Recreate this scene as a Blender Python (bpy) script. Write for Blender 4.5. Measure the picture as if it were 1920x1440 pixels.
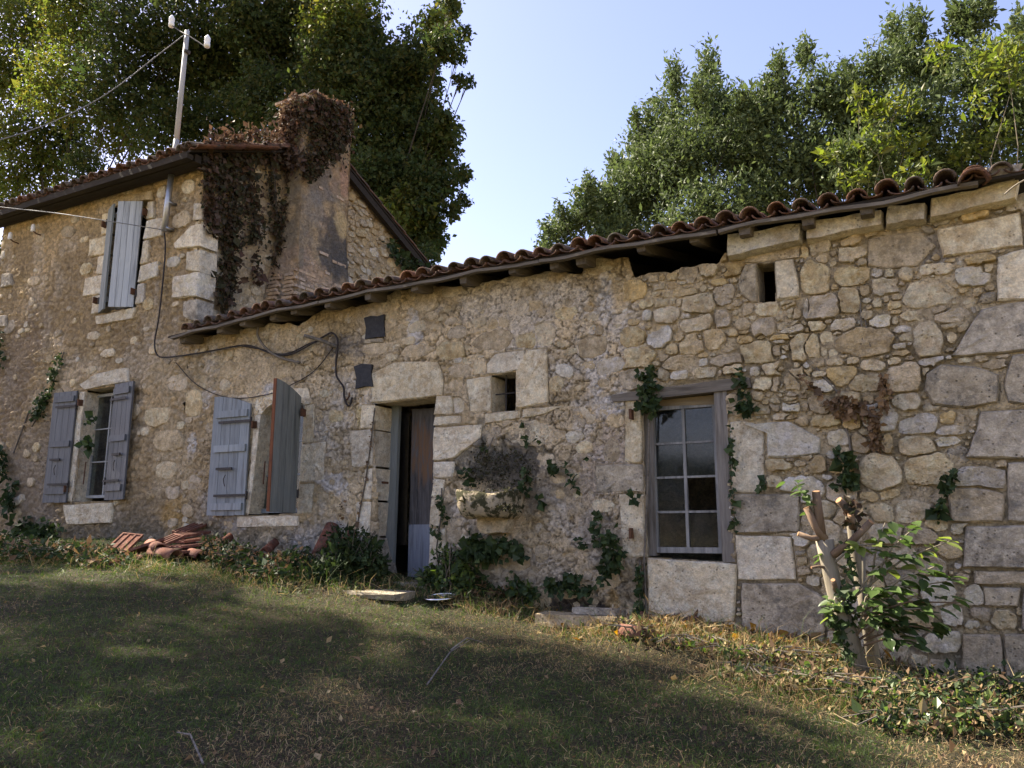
import bpy, math, random
import numpy as np
from mathutils import Vector, Matrix, Euler
random.seed(5)
rng = np.random.default_rng(11)
for o in list(bpy.data.objects):
    bpy.data.objects.remove(o)
SC = bpy.context.scene
COL = SC.collection

# ------------------------------------------------------------------ camera, world, sun
F = 1480.0
PITCH, YAW = math.radians(10.7), math.radians(29.2)
CAM = np.array([0.0, -6.865, 1.5])
cd = bpy.data.cameras.new('camera')
cd.sensor_width = 36.0
cd.lens = F / 1920 * 36
cd.clip_start, cd.clip_end = 0.05, 3000
cam = bpy.data.objects.new('camera', cd)
COL.objects.link(cam)
cam.location = CAM
cam.rotation_euler = (math.pi / 2 + PITCH, 0, YAW)
SC.camera = cam

SUN_EL, SUN_PHI = math.radians(47), math.radians(-1.6)      # sun stands to the left, a touch behind the facade
to_sun = Vector((-math.cos(SUN_EL) * math.cos(SUN_PHI), math.cos(SUN_EL) * math.sin(SUN_PHI), math.sin(SUN_EL)))
world = bpy.data.worlds.new('World')
SC.world = world
world.use_nodes = True
wn = world.node_tree
bg = wn.nodes['Background']
sky = wn.nodes.new('ShaderNodeTexSky')
sky.sky_type = 'NISHITA'
sky.sun_disc = False
sky.sun_elevation = SUN_EL
sky.sun_rotation = math.atan2(to_sun.x, to_sun.y)
sky.air_density, sky.dust_density, sky.ozone_density = 1.0, 0.9, 3.2
tint = wn.nodes.new('ShaderNodeMix'); tint.data_type = 'RGBA'; tint.blend_type = 'MULTIPLY'
tint.inputs[0].default_value = 1.0; tint.inputs[7].default_value = (1.17, .90, .88, 1)          # the phone's warm white balance
wn.links.new(sky.outputs[0], tint.inputs[6]); wn.links.new(tint.outputs[2], bg.inputs[0])
bg.inputs[1].default_value = 0.10
sd = bpy.data.lights.new('sun', 'SUN')
sd.energy = 5.0
sd.angle = math.radians(0.5)
sd.color = (1.0, 0.90, 0.74)
sun = bpy.data.objects.new('sun', sd)
COL.objects.link(sun)
sun.rotation_euler = to_sun.to_track_quat('Z', 'Y').to_euler()
sun.location = (-20, 5, 25)
SC.view_settings.view_transform = 'Standard'
SC.view_settings.look = 'None'
SC.view_settings.gamma = 1.0
SC.view_settings.use_curve_mapping = False
SC.view_settings.exposure = 1.9
SC.cycles.max_bounces = 6
SC.cycles.transparent_max_bounces = 6

# ------------------------------------------------------------------ measuring: a photo pixel onto a real plane
_c, _s = math.cos(YAW), math.sin(YAW)
_R = np.array([_c, _s, 0]); _F0 = np.array([-_s, _c, 0])
_FW = _F0 * math.cos(PITCH) + np.array([0, 0, math.sin(PITCH)])
_U = np.cross(_R, _FW)
def ray(x, y): return _R * (x - 960) / F - _U * (y - 720) / F + _FW
def wp(x, y, Y=0.0):                       # point on the plane Y
    r = ray(x, y); return CAM + r * ((Y - CAM[1]) / r[1])
def xp(x, y, X):                           # point on the plane X
    r = ray(x, y); return CAM + r * ((X - CAM[0]) / r[0])
def px_scale(x, y, Y=0.0):                 # metres per pixel, across and up, on the plane Y
    a = wp(x, y, Y)
    return abs(wp(x + 1, y, Y)[0] - a[0]), abs(wp(x, y + 1, Y)[2] - a[2])

def interp(x, a, b):
    x = np.asarray(x, float); return np.interp(x.ravel(), a, b).reshape(x.shape)
_gx = [-60, -20, -14, -8, -6, -5, -4, -3, -1.6, 0, 2, 6, 20, 60]
_gz = [1.9, 1.6, 1.45, 1.40, 1.16, 0.98, 0.80, 0.69, 0.63, 0.44, 0.30, 0.2, 0.1, 0.0]
def ground_z(x, y):
    x = np.asarray(x, float); y = np.asarray(y, float)
    zb = interp(x, _gx, _gz)
    zc = interp(x, [-60, -20, -10, 0, 10, 60], [1.2, 0.95, 0.55, 0.0, -0.2, -0.4])
    s = np.clip(-y / 7.0, 0, 1)
    s = s * (1.25 - 0.25 * s)
    return zb * (1 - s) + zc * s
def ground_h(x, y):                        # the same ground with its small humps
    x = np.asarray(x, float); y = np.asarray(y, float)
    near = np.exp(-np.maximum(0, np.hypot(x + 4, y + 3) - 12) / 6)
    z = ground_z(x, y) + near * (.05 * (fbm(x * 1.3 + 50, y * 1.3 + 50, 3) - .5) + .05 * (fbm(x * 6 + 90, y * 6 + 90, 8, 3) - .5))
    return z + .07 * np.exp(-((y + .35) / .4) ** 2) * sstep(-3.2, -2.2, x) * (.4 + fbm(x * 3 + 9, y * 3 + 9, 4))
def gp(x, y):                              # point on the ground
    r = ray(x, y); t = 0.5
    for _ in range(4000):
        p = CAM + r * t
        if p[2] <= ground_z(p[0], p[1]): break
        t += 0.01
    p[2] = float(ground_h(p[0], p[1]))
    return p

# ------------------------------------------------------------------ numpy noise
def _hash(i, j, s):
    n = (i.astype(np.int64) * 374761393 + j.astype(np.int64) * 668265263 + s * 974634777) & 0x7fffffff
    n = ((n ^ (n >> 13)) * 1274126177) & 0x7fffffff
    return ((n ^ (n >> 16)) & 0xffff) / 65535.0
def vnoise(u, v, s=0):
    i = np.floor(u); j = np.floor(v); a = u - i; b = v - j
    a = a * a * (3 - 2 * a); b = b * b * (3 - 2 * b)
    return (_hash(i, j, s) * (1 - a) + _hash(i + 1, j, s) * a) * (1 - b) + (_hash(i, j + 1, s) * (1 - a) + _hash(i + 1, j + 1, s) * a) * b
def fbm(u, v, s=0, o=4):
    r = 0; a = .5; t = 0
    for k in range(o):
        r = r + a * vnoise(u * 2 ** k, v * 2 ** k, s + k * 17); t += a; a *= .5
    return r / t
def worley(u, v, s=0):
    i = np.floor(u); j = np.floor(v)
    f1 = np.full(u.shape, 9.); f2 = f1.copy(); cid = np.zeros(u.shape)
    for di in (-1, 0, 1):
        for dj in (-1, 0, 1):
            a, b = i + di, j + dj
            d = np.hypot(a + .1 + .8 * _hash(a, b, s) - u, b + .1 + .8 * _hash(a, b, s + 5) - v)
            m = d < f1
            f2 = np.where(m, f1, np.minimum(f2, d)); cid = np.where(m, _hash(a, b, s + 9), cid); f1 = np.where(m, d, f1)
    return f1, f2, cid
def sstep(a, b, x):
    t = np.clip((x - a) / (b - a), 0, 1); return t * t * (3 - 2 * t)

# ------------------------------------------------------------------ objects
def thing(name, label, cat, loc=(0, 0, 0), group=None):
    o = bpy.data.objects.new(name, None)
    o.empty_display_size = .2
    COL.objects.link(o); o.location = loc
    o['label'] = label; o['category'] = cat
    if group: o['group'] = group
    return o
def tag(o, label=None, cat=None, group=None, kind=None):
    if label: o['label'] = label
    if cat: o['category'] = cat
    if group: o['group'] = group
    if kind: o['kind'] = kind
    return o
def link(name, me, parent=None):
    o = bpy.data.objects.new(name, me)
    COL.objects.link(o)
    if parent is not None:
        o.parent = parent
        o.matrix_parent_inverse = Matrix.Translation(parent.matrix_basis.translation).inverted() if parent.type == 'EMPTY' else Matrix()
    return o
def np_mesh(name, V, faces, mats, parent=None, smooth=False, midx=None, col=None):
    V = np.asarray(V, np.float32); faces = np.asarray(faces, np.int32)
    k = faces.shape[1]
    me = bpy.data.meshes.new(name)
    me.vertices.add(len(V)); me.vertices.foreach_set('co', V.ravel())
    me.loops.add(faces.size); me.loops.foreach_set('vertex_index', faces.ravel())
    me.polygons.add(len(faces))
    me.polygons.foreach_set('loop_start', np.arange(0, faces.size, k, dtype=np.int32))
    me.polygons.foreach_set('loop_total', np.full(len(faces), k, np.int32))
    for m in (mats if isinstance(mats, (list, tuple)) else [mats]): me.materials.append(m)
    if midx is not None: me.polygons.foreach_set('material_index', np.asarray(midx, np.int32))
    me.polygons.foreach_set('use_smooth', np.full(len(faces), smooth))
    if col is not None:
        at = me.color_attributes.new('Col', 'FLOAT_COLOR', 'POINT')
        at.data.foreach_set('color', np.c_[col, np.ones(len(col))].astype(np.float32).ravel())
    me.update(calc_edges=True); me.validate()
    return link(name, me, parent)

class MB:
    """collects simple shapes into one mesh"""
    def __init__(s): s.v, s.f, s.m, s.mi = [], [], [], 0
    def add(s, vs, fs):
        b = len(s.v); s.v += [tuple(p) for p in vs]; s.f += [tuple(b + i for i in f) for f in fs]; s.m += [s.mi] * len(fs); return s
    def box(s, c, size, rot=None, jit=0.0):
        hx, hy, hz = [q / 2 for q in size]
        M = rot.to_matrix() if isinstance(rot, Euler) else (rot or Matrix.Identity(3))
        vs = []
        for x in (-hx, hx):
            for y in (-hy, hy):
                for z in (-hz, hz):
                    vs.append(M @ Vector((x + random.uniform(-jit, jit), y + random.uniform(-jit, jit), z + random.uniform(-jit, jit))) + Vector(c))
        return s.add(vs, [(0, 1, 3, 2), (4, 6, 7, 5), (0, 4, 5, 1), (2, 3, 7, 6), (0, 2, 6, 4), (1, 5, 7, 3)])
    def tube(s, pts, rad, k=8, cap=True):
        pts = [Vector(p) for p in pts]; n = len(pts)
        rad = rad if isinstance(rad, (list, tuple)) else [rad] * n
        vs = []; ref = None
        for i, p in enumerate(pts):
            d = (pts[min(i + 1, n - 1)] - pts[max(i - 1, 0)]).normalized()
            if ref is None: ref = d.orthogonal().normalized()
            ref = (ref - d * ref.dot(d)).normalized(); q = d.cross(ref)
            for j in range(k):
                a = 2 * math.pi * j / k
                vs.append(p + (ref * math.cos(a) + q * math.sin(a)) * rad[i])
        fs = [(i * k + j, i * k + (j + 1) % k, (i + 1) * k + (j + 1) % k, (i + 1) * k + j) for i in range(n - 1) for j in range(k)]
        if cap: fs += [tuple(range(k))[::-1], tuple((n - 1) * k + j for j in range(k))]
        return s.add(vs, fs)
    def prism(s, poly, d):                 # poly: list of 3D points, extruded along the vector d
        n = len(poly); d = Vector(d); P = [Vector(p) for p in poly]
        return s.add(P + [p + d for p in P], [tuple(range(n))[::-1], tuple(range(n, 2 * n))] + [(i, (i + 1) % n, n + (i + 1) % n, n + i) for i in range(n)])
    def mesh(s, name, mats, smooth=False):
        me = bpy.data.meshes.new(name); me.from_pydata(s.v, [], s.f)
        for m in (mats if isinstance(mats, (list, tuple)) else [mats]): me.materials.append(m)
        me.polygons.foreach_set('material_index', s.m)
        me.polygons.foreach_set('use_smooth', [smooth] * len(s.f))
        import bmesh
        b = bmesh.new(); b.from_mesh(me); bmesh.ops.recalc_face_normals(b, faces=b.faces); b.to_mesh(me); b.free()
        return me
    def build(s, name, mats, parent=None, smooth=False):
        return link(name, s.mesh(name, mats, smooth), parent)

# ------------------------------------------------------------------ materials
class NT:
    def __init__(s, name):
        s.m = bpy.data.materials.new(name); s.m.use_nodes = True
        s.t = s.m.node_tree; s.b = s.t.nodes['Principled BSDF']; s.out = s.t.nodes['Material Output']
        s.b.inputs['Specular IOR Level'].default_value = 0.25
    def n(s, typ, **kw):
        nd = s.t.nodes.new('ShaderNode' + typ)
        for k, v in kw.items():
            if k in nd.inputs: nd.inputs[k].default_value = v
            else: setattr(nd, k, v)
        return nd
    def l(s, a, b): s.t.links.new(a, b)
    def noise(s, vec, scale, detail=4, rough=.6, dist=0.):
        nd = s.n('TexNoise', Scale=scale, Detail=detail, Roughness=rough, Distortion=dist); s.l(vec, nd.inputs['Vector']); return nd.outputs['Fac']
    def ramp(s, fac, *st):
        r = s.n('ValToRGB'); e = r.color_ramp.elements
        while len(e) < len(st): e.new(.5)
        for el, (p, c) in zip(e, st): el.position = p; el.color = (*c, 1) if len(c) == 3 else c
        s.l(fac, r.inputs[0]); return r.outputs[0]
    def mix(s, fac, a, b, mode='MIX'):
        m = s.n('Mix', data_type='RGBA', blend_type=mode)
        for v, i in ((fac, 0), (a, 6), (b, 7)):
            if hasattr(v, 'node'): s.l(v, m.inputs[i])
            else: m.inputs[i].default_value = v if i == 0 else (*v, 1)
        return m.outputs[2]
    def math(s, op, a, b=0.):
        m = s.n('Math', operation=op)
        for v, i in ((a, 0), (b, 1)):
            if hasattr(v, 'node'): s.l(v, m.inputs[i])
            else: m.inputs[i].default_value = v
        return m.outputs[0]
    def bump(s, h, dist=.02, strength=1.):
        b = s.n('Bump', Distance=dist, Strength=strength); s.l(h, b.inputs['Height']); s.l(b.outputs[0], s.b.inputs['Normal'])
    def coord(s, rnd=False):
        tc = s.n('TexCoord').outputs['Object']
        if not rnd: return tc
        oi = s.n('ObjectInfo'); a = s.n('VectorMath', operation='SCALE'); a.inputs[0].default_value = (37, 23, 51)
        s.l(oi.outputs['Random'], a.inputs['Scale'])
        b = s.n('VectorMath', operation='ADD'); s.l(tc, b.inputs[0]); s.l(a.outputs[0], b.inputs[1])
        return b.outputs[0]
    def done(s, col, rough=.9):
        if hasattr(col, 'node'): s.l(col, s.b.inputs['Base Color'])
        else: s.b.inputs['Base Color'].default_value = (*col, 1)
        s.b.inputs['Roughness'].default_value = rough
        return s.m
G3 = lambda v: (v, v, v)

def m_stone(name, c0, c1, c2, pit=.5, lichen=(.12, .11, .09), lamt=.35, bump=.02, gain=1.62):
    c0, c1, c2, lichen = [(min(.78, q[0] * gain), min(.72, q[1] * gain * 1.03), q[2] * gain * 1.08) for q in (c0, c1, c2, lichen)]
    s = NT(name); p = s.coord(True)
    oi = s.n('ObjectInfo').outputs['Random']
    a = s.mix(s.ramp(s.noise(p, 3.2, 6, .65), (.40, G3(0)), (.60, G3(1))), c0, tuple(q * .82 for q in c1))
    a = s.mix(s.ramp(s.noise(p, 11, 6, .7), (.44, G3(0)), (.66, G3(1))), a, c2)
    a = s.mix(s.math('MULTIPLY', s.ramp(s.noise(p, 6.5, 8, .78), (.51, G3(0)), (.62, G3(1))), lamt), a, lichen)
    v = s.n('TexVoronoi', Scale=27.); s.l(p, v.inputs['Vector'])
    holes = s.ramp(v.outputs['Distance'], (.12, G3(0)), (.26, G3(1)))
    hm = s.ramp(s.noise(p, 7, 4), (.47, G3(1)), (.55, G3(0)))
    holes = s.mix(hm, holes, G3(1))
    a = s.mix(s.math('MULTIPLY', s.math('SUBTRACT', 1., holes), pit), a, tuple(q * .22 for q in c0))
    fine = s.noise(p, 70, 6, .7)
    a = s.mix(.8, a, s.mix(1., a, s.ramp(fine, (.25, G3(.60)), (.75, G3(1.28))), 'MULTIPLY'))
    a = s.mix(1., a, s.ramp(s.noise(p, 21, 6, .7), (.30, G3(.70)), (.62, G3(1.10))), 'MULTIPLY')
    hsv = s.n('HueSaturation'); s.l(a, hsv.inputs['Color'])
    s.l(s.math('ADD', s.math('MULTIPLY', oi, .24), .88), hsv.inputs['Value'])
    s.l(s.math('ADD', s.math('MULTIPLY', s.math('FRACT', s.math('MULTIPLY', oi, 7.3)), .3), .78), hsv.inputs['Saturation'])
    h = s.math('ADD', s.math('MULTIPLY', s.noise(p, 14, 8, .72), .9), s.math('ADD', s.math('MULTIPLY', fine, .22), s.math('MULTIPLY', holes, .22)))
    s.bump(h, bump * 3.4, 1.)
    return s.done(hsv.outputs[0], .95)

def m_wallpaint(name):
    s = NT(name); p = s.coord()
    at = s.n('VertexColor', layer_name='Col').outputs[0]
    a = s.mix(1., s.mix(1., at, (1.66, 1.68, 1.72), 'MULTIPLY'), s.ramp(s.noise(p, 24, 7, .72), (.28, G3(.72)), (.72, G3(1.26))), 'MULTIPLY')
    a = s.mix(s.math('MULTIPLY', s.ramp(s.noise(p, 55, 6, .75), (.58, G3(0)), (.72, G3(1))), .62), a, (.16, .12, .08))
    v = s.n('TexVoronoi', Scale=26.); s.l(p, v.inputs['Vector'])
    holes = s.ramp(v.outputs['Distance'], (.06, G3(0)), (.22, G3(1)))
    holes = s.mix(s.ramp(s.noise(p, 5, 3), (.50, G3(1)), (.58, G3(0))), holes, G3(1))
    a = s.mix(s.math('MULTIPLY', s.math('SUBTRACT', 1., holes), .5), a, (.12, .095, .065))
    cre = s.ramp(s.noise(p, 34, 5, .7, 1.2), (.40, G3(0)), (.47, G3(1)))
    a = s.mix(s.math('MULTIPLY', s.math('SUBTRACT', 1., cre), .25), a, (.15, .11, .07))
    h = s.math('ADD', s.math('ADD', s.math('MULTIPLY', s.noise(p, 18, 8, .75), 1.), s.math('MULTIPLY', cre, .35)), s.math('MULTIPLY', holes, .3))
    s.bump(h, .08, 1.)
    return s.done(a, .95)

def m_wood(name, c0, c1, c2, axis='Z', rough=.85, sc=9.):
    s = NT(name); p = s.coord(True)
    mp = s.n('Mapping'); s.l(p, mp.inputs['Vector'])
    mp.inputs['Scale'].default_value = {'Z': (1, 1, .07), 'X': (.07, 1, 1), 'Y': (1, .07, 1)}[axis]
    g = s.noise(mp.outputs[0], sc * 4, 6, .65, .6)
    a = s.mix(s.ramp(g, (.35, G3(0)), (.65, G3(1))), c0, c1)
    a = s.mix(s.ramp(s.noise(mp.outputs[0], sc * 1.6, 5, .7), (.52, G3(0)), (.70, G3(1))), a, c2)
    oi = s.n('ObjectInfo').outputs['Random']
    hsv = s.n('HueSaturation'); s.l(a, hsv.inputs['Color']); s.l(s.math('ADD', s.math('MULTIPLY', oi, .3), .85), hsv.inputs['Value'])
    s.bump(g, .008, .8)
    return s.done(hsv.outputs[0], rough)

def m_leaf(name, cols, trans=.45, rough=.5, spec=.4):
    s = NT(name)
    r = s.n('NewGeometry').outputs['Random Per Island']
    n = len(cols)
    c = s.ramp(r, *[((i + .0) / max(n - 1, 1), q) for i, q in enumerate(cols)])
    s.b.inputs['Specular IOR Level'].default_value = spec
    s.done(c, rough)
    t = s.n('BsdfTranslucent'); tc = s.n('HueSaturation', Saturation=1.15, Value=1.5); s.l(c, tc.inputs['Color']); s.l(tc.outputs[0], t.inputs['Color'])
    m = s.n('MixShader', Fac=trans); s.l(s.b.outputs[0], m.inputs[1]); s.l(t.outputs[0], m.inputs[2]); s.l(m.outputs[0], s.out.inputs[0])
    return s.m

def m_plain(name, c0, c1, scale=12., rough=.7, metal=0., bump=.004):
    s = NT(name); p = s.coord(True)
    f = s.noise(p, scale, 6, .7)
    s.b.inputs['Metallic'].default_value = metal
    s.bump(f, bump)
    return s.done(s.mix(s.ramp(f, (.35, G3(0)), (.68, G3(1))), c0, c1), rough)

ST_CREAM = m_stone('limestone_cream', (.47, .36, .205), (.38, .275, .14), (.51, .42, .27))
ST_OCHRE = m_stone('limestone_ochre', (.44, .315, .145), (.34, .235, .105), (.47, .365, .20))
ST_WHITE = m_stone('limestone_pale', (.50, .43, .31), (.42, .335, .21), (.54, .475, .36), lamt=.25)
ST_GREY = m_stone('limestone_grey', (.32, .265, .185), (.23, .19, .13), (.38, .325, .235), pit=.8, lamt=.6, lichen=(.085, .08, .075))
ST_TAN = m_stone('limestone_tan', (.41, .315, .185), (.31, .232, .13), (.45, .36, .235), lamt=.45)
STONES = [ST_CREAM, ST_OCHRE, ST_WHITE, ST_GREY, ST_TAN]
ST_DRESSED = m_stone('dressed_limestone', (.475, .39, .25), (.39, .30, .18), (.52, .445, .315), pit=.6, lamt=.32, bump=.012)
ST_DRESSGREY = m_stone('dressed_limestone_weathered', (.285, .235, .160), (.19, .155, .105), (.35, .295, .21), pit=.8, lamt=.65, lichen=(.09, .085, .075), bump=.010)
M_WALL = m_wallpaint('lime_render')
M_BLUE = m_wood('blue_grey_paint', (.185, .208, .225), (.26, .285, .30), (.10, .11, .115), 'Z', .6)
M_BLUEPALE = m_wood('pale_blue_paint', (.33, .36, .385), (.41, .435, .45), (.19, .205, .22), 'Z', .6)
M_BLUEDARK = m_wood('slate_paint', (.082, .088, .096), (.115, .121, .128), (.05, .052, .056), 'Z', .5)
M_GREENGREY = m_wood('faded_green_grey_paint', (.17, .19, .185), (.235, .25, .245), (.09, .10, .098), 'Z', .75)
M_OLDWOOD = m_wood('weathered_timber', (.10, .085, .066), (.165, .145, .118), (.045, .036, .028), 'X', .9)
M_OLDWOODZ = m_wood('weathered_timber_upright', (.12, .108, .092), (.22, .20, .175), (.05, .04, .03), 'Z', .9)
M_RAFTER = m_wood('old_rafter_timber', (.085, .07, .052), (.13, .11, .085), (.04, .032, .025), 'Y', .9)
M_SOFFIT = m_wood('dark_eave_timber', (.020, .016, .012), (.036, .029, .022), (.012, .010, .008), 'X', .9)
M_RUST = m_plain('rusty_iron', (.06, .032, .02), (.13, .06, .03), 30, .85)
M_IRON = m_plain('dark_iron', (.025, .024, .024), (.06, .05, .045), 40, .6)
M_RUSTPAINT = m_plain('rust_red_edge', (.20, .075, .034), (.13, .05, .026), 14, .8)
M_DARK = m_plain('soot_black', (.012, .011, .010), (.022, .020, .018), 20, .95)
M_SLATE = m_plain('black_slate', (.022, .023, .026), (.045, .045, .048), 25, .8, bump=.01)
M_ZINC = m_plain('galvanised_steel', (.30, .31, .33), (.42, .43, .45), 18, .4, .8, .001)
M_WHITEFRAME = m_plain('flaking_white_paint', (.26, .27, .27), (.40, .40, .39), 26, .7)
M_POLE = m_wood('grey_galvanised_pole', (.30, .295, .285), (.38, .375, .365), (.20, .195, .185), 'Z', .6)
M_CABLE = m_plain('black_cable', (.016, .013, .012), (.035, .028, .025), 30, .6)
M_WIRE = m_plain('grey_wire', (.14, .14, .14), (.22, .22, .22), 30, .6)
M_PORC = m_plain('white_porcelain', (.72, .72, .72), (.80, .80, .80), 8, .2, bump=.0)

# ================================================================== GROUND
def build_ground():
    def axis(lo, hi, fine0, fine1, step, far):
        a = list(np.arange(fine0, fine1 + 1e-6, step))
        l = [fine0 - far * (1.35 ** k - 1) for k in range(1, 30)]; r = [fine1 + far * (1.35 ** k - 1) for k in range(1, 30)]
        return np.array(sorted([q for q in l if q > lo] + [lo] + a + [q for q in r if q < hi] + [hi]))
    X = axis(-900, 900, -13, 4, .07, .4); Y = axis(-900, 900, -7.2, .4, .07, .4)
    gx, gy = np.meshgrid(X, Y)
    gz = ground_h(gx, gy)
    gz = np.where(gy > .3, gz - .12, gz)
    ny, nx = gx.shape
    i = np.arange(ny * nx).reshape(ny, nx)
    f = np.stack([i[:-1, :-1], i[:-1, 1:], i[1:, 1:], i[1:, :-1]], -1).reshape(-1, 4)
    s = NT('lawn_soil'); p = s.coord()
    a = s.mix(s.ramp(s.noise(p, .9, 5, .65), (.40, G3(0)), (.60, G3(1))), (.040, .050, .018), (.095, .068, .035))
    a = s.mix(s.ramp(s.noise(p, 22, 6, .75), (.42, G3(0)), (.68, G3(1))), a, (.12, .095, .05))
    a = s.mix(s.ramp(s.noise(p, 60, 4, .75), (.40, G3(0)), (.60, G3(1))), a, (.022, .020, .010))
    sx = s.n('SeparateXYZ'); s.l(p, sx.inputs[0])
    wob = s.math('MULTIPLY', s.noise(p, .35, 4), 3.)
    far = s.math('MAXIMUM', s.math('GREATER_THAN', s.math('SUBTRACT', s.math('MULTIPLY', sx.outputs[1], -1.), wob), 5.6), s.math('GREATER_THAN', s.math('SUBTRACT', sx.outputs[0], wob), 2.2))
    bounce_straw = s.mix(s.ramp(s.noise(p, 3., 6, .7), (.35, G3(0)), (.65, G3(1))), (.36, .28, .13), (.26, .22, .09))       # pale straw ground added out of view to bounce sun onto the wall
    a = s.mix(far, a, bounce_straw)
    s.bump(s.noise(p, 45, 7, .75), .05)
    tag(np_mesh('lawn', np.stack([gx, gy, gz], -1).reshape(-1, 3), f, s.done(a, .95), smooth=True), 'sloping mown lawn with dry patches below the house', 'lawn', kind='structure')
    return
build_ground()

# ================================================================== HOUSES: extents
XL, XC, XR = -13.74, -8.76, 0.70           # left end, corner between tall house and low wing, right end
house = thing('stone_house', 'tall two-storey stone house with blue shutters and creeper covered chimney at left', 'house', (-11.2, 2.5, 1.4))
wing = thing('stone_outbuilding', 'long low rubble stone wing with tiled eave, dark door and paned window', 'outbuilding', (-4.0, 2.5, .8))

def zline(pts, Y=0., deg=1):
    P = np.array([wp(x, y, Y) for x, y in pts]); return np.polyfit(P[:, 0], P[:, 2], deg)
EAVE_LOW_Y = -.36
_el = zline([(345, 621), (500, 586), (650, 552), (850, 508), (1045, 475), (1200, 451), (1316, 433), (1455, 408), (1606, 380), (1772, 348), (1880, 325)], EAVE_LOW_Y, 3)
eave_low = lambda x: float(np.polyval(_el, min(max(x, -8.7), .75)))     # underside of the tiles at the eave
EAVE_TALL_Y = -.42
_et = zline([(5, 392), (100, 362), (200, 331), (300, 298), (375, 276)], EAVE_TALL_Y, 1)
eave_tall = lambda x: float(np.polyval(_et, x))

# wall tops (traced where the masonry ends under the eaves)
def toplist(pts): 
    P = np.array([wp(x, y) for x, y in pts]); o = P[:, 0].argsort(); return P[o, 0], P[o, 2]
_tl = toplist([(335, 640), (420, 622), (520, 604), (560, 608), (600, 583), (640, 580), (690, 568), (745, 545), (790, 540), (880, 533), (905, 527), (962, 517), (1000, 515), (1045, 508), (1090, 513), (1096, 488), (1178, 480), (1190, 518), (1215, 512), (1280, 503), (1345, 490), (1358, 470), (1420, 462), (1600, 432), (1750, 402), (1915, 362)])
wall_top_low = lambda x: interp(x, _tl[0], _tl[1]) - .005 + .06 * (fbm(np.asarray(x, float) * 7, np.asarray(x, float) * 0 + 3, 4, 3) - .5)
_tt = toplist([(2, 425), (100, 392), (200, 362), (300, 333), (375, 312)])
wall_top_tall = lambda x: interp(x, _tt[0], _tt[1]) + .12

# openings, traced on the facade
def poly(pts, Y=0.): return np.array([wp(x, y, Y)[[0, 2]] for x, y in pts])
OPEN = {
 'door': poly([(703, 757), (818, 744), (803, 1088), (713, 1088)]),
 'window': poly([(1203, 735), (1360, 715), (1366, 1055), (1213, 1044)]),
 'small': poly([(921, 703), (967, 697), (967, 769), (922, 773)]),
 'slit': poly([(1420, 495), (1451, 493), (1455, 566), (1424, 567)]),
 'arch': poly([(490, 775), (500, 763), (515, 753), (530, 748), (545, 747), (562, 752), (570, 758), (557, 963), (468, 966)]),
 'w1': poly([(161, 732), (226, 721), (199, 938), (137, 942)]),
 'w3': poly([(213, 388), (277, 374), (254, 575), (186, 588)]),
}
def inside(P, u, v):
    r = np.zeros(u.shape, bool); n = len(P)
    for i in range(n):
        (x1, y1), (x2, y2) = P[i], P[(i + 1) % n]
        with np.errstate(divide='ignore', invalid='ignore'):
            r ^= ((y1 > v) != (y2 > v)) & (u < (x2 - x1) * (v - y1) / (y2 - y1) + x1)
    return r

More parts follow.
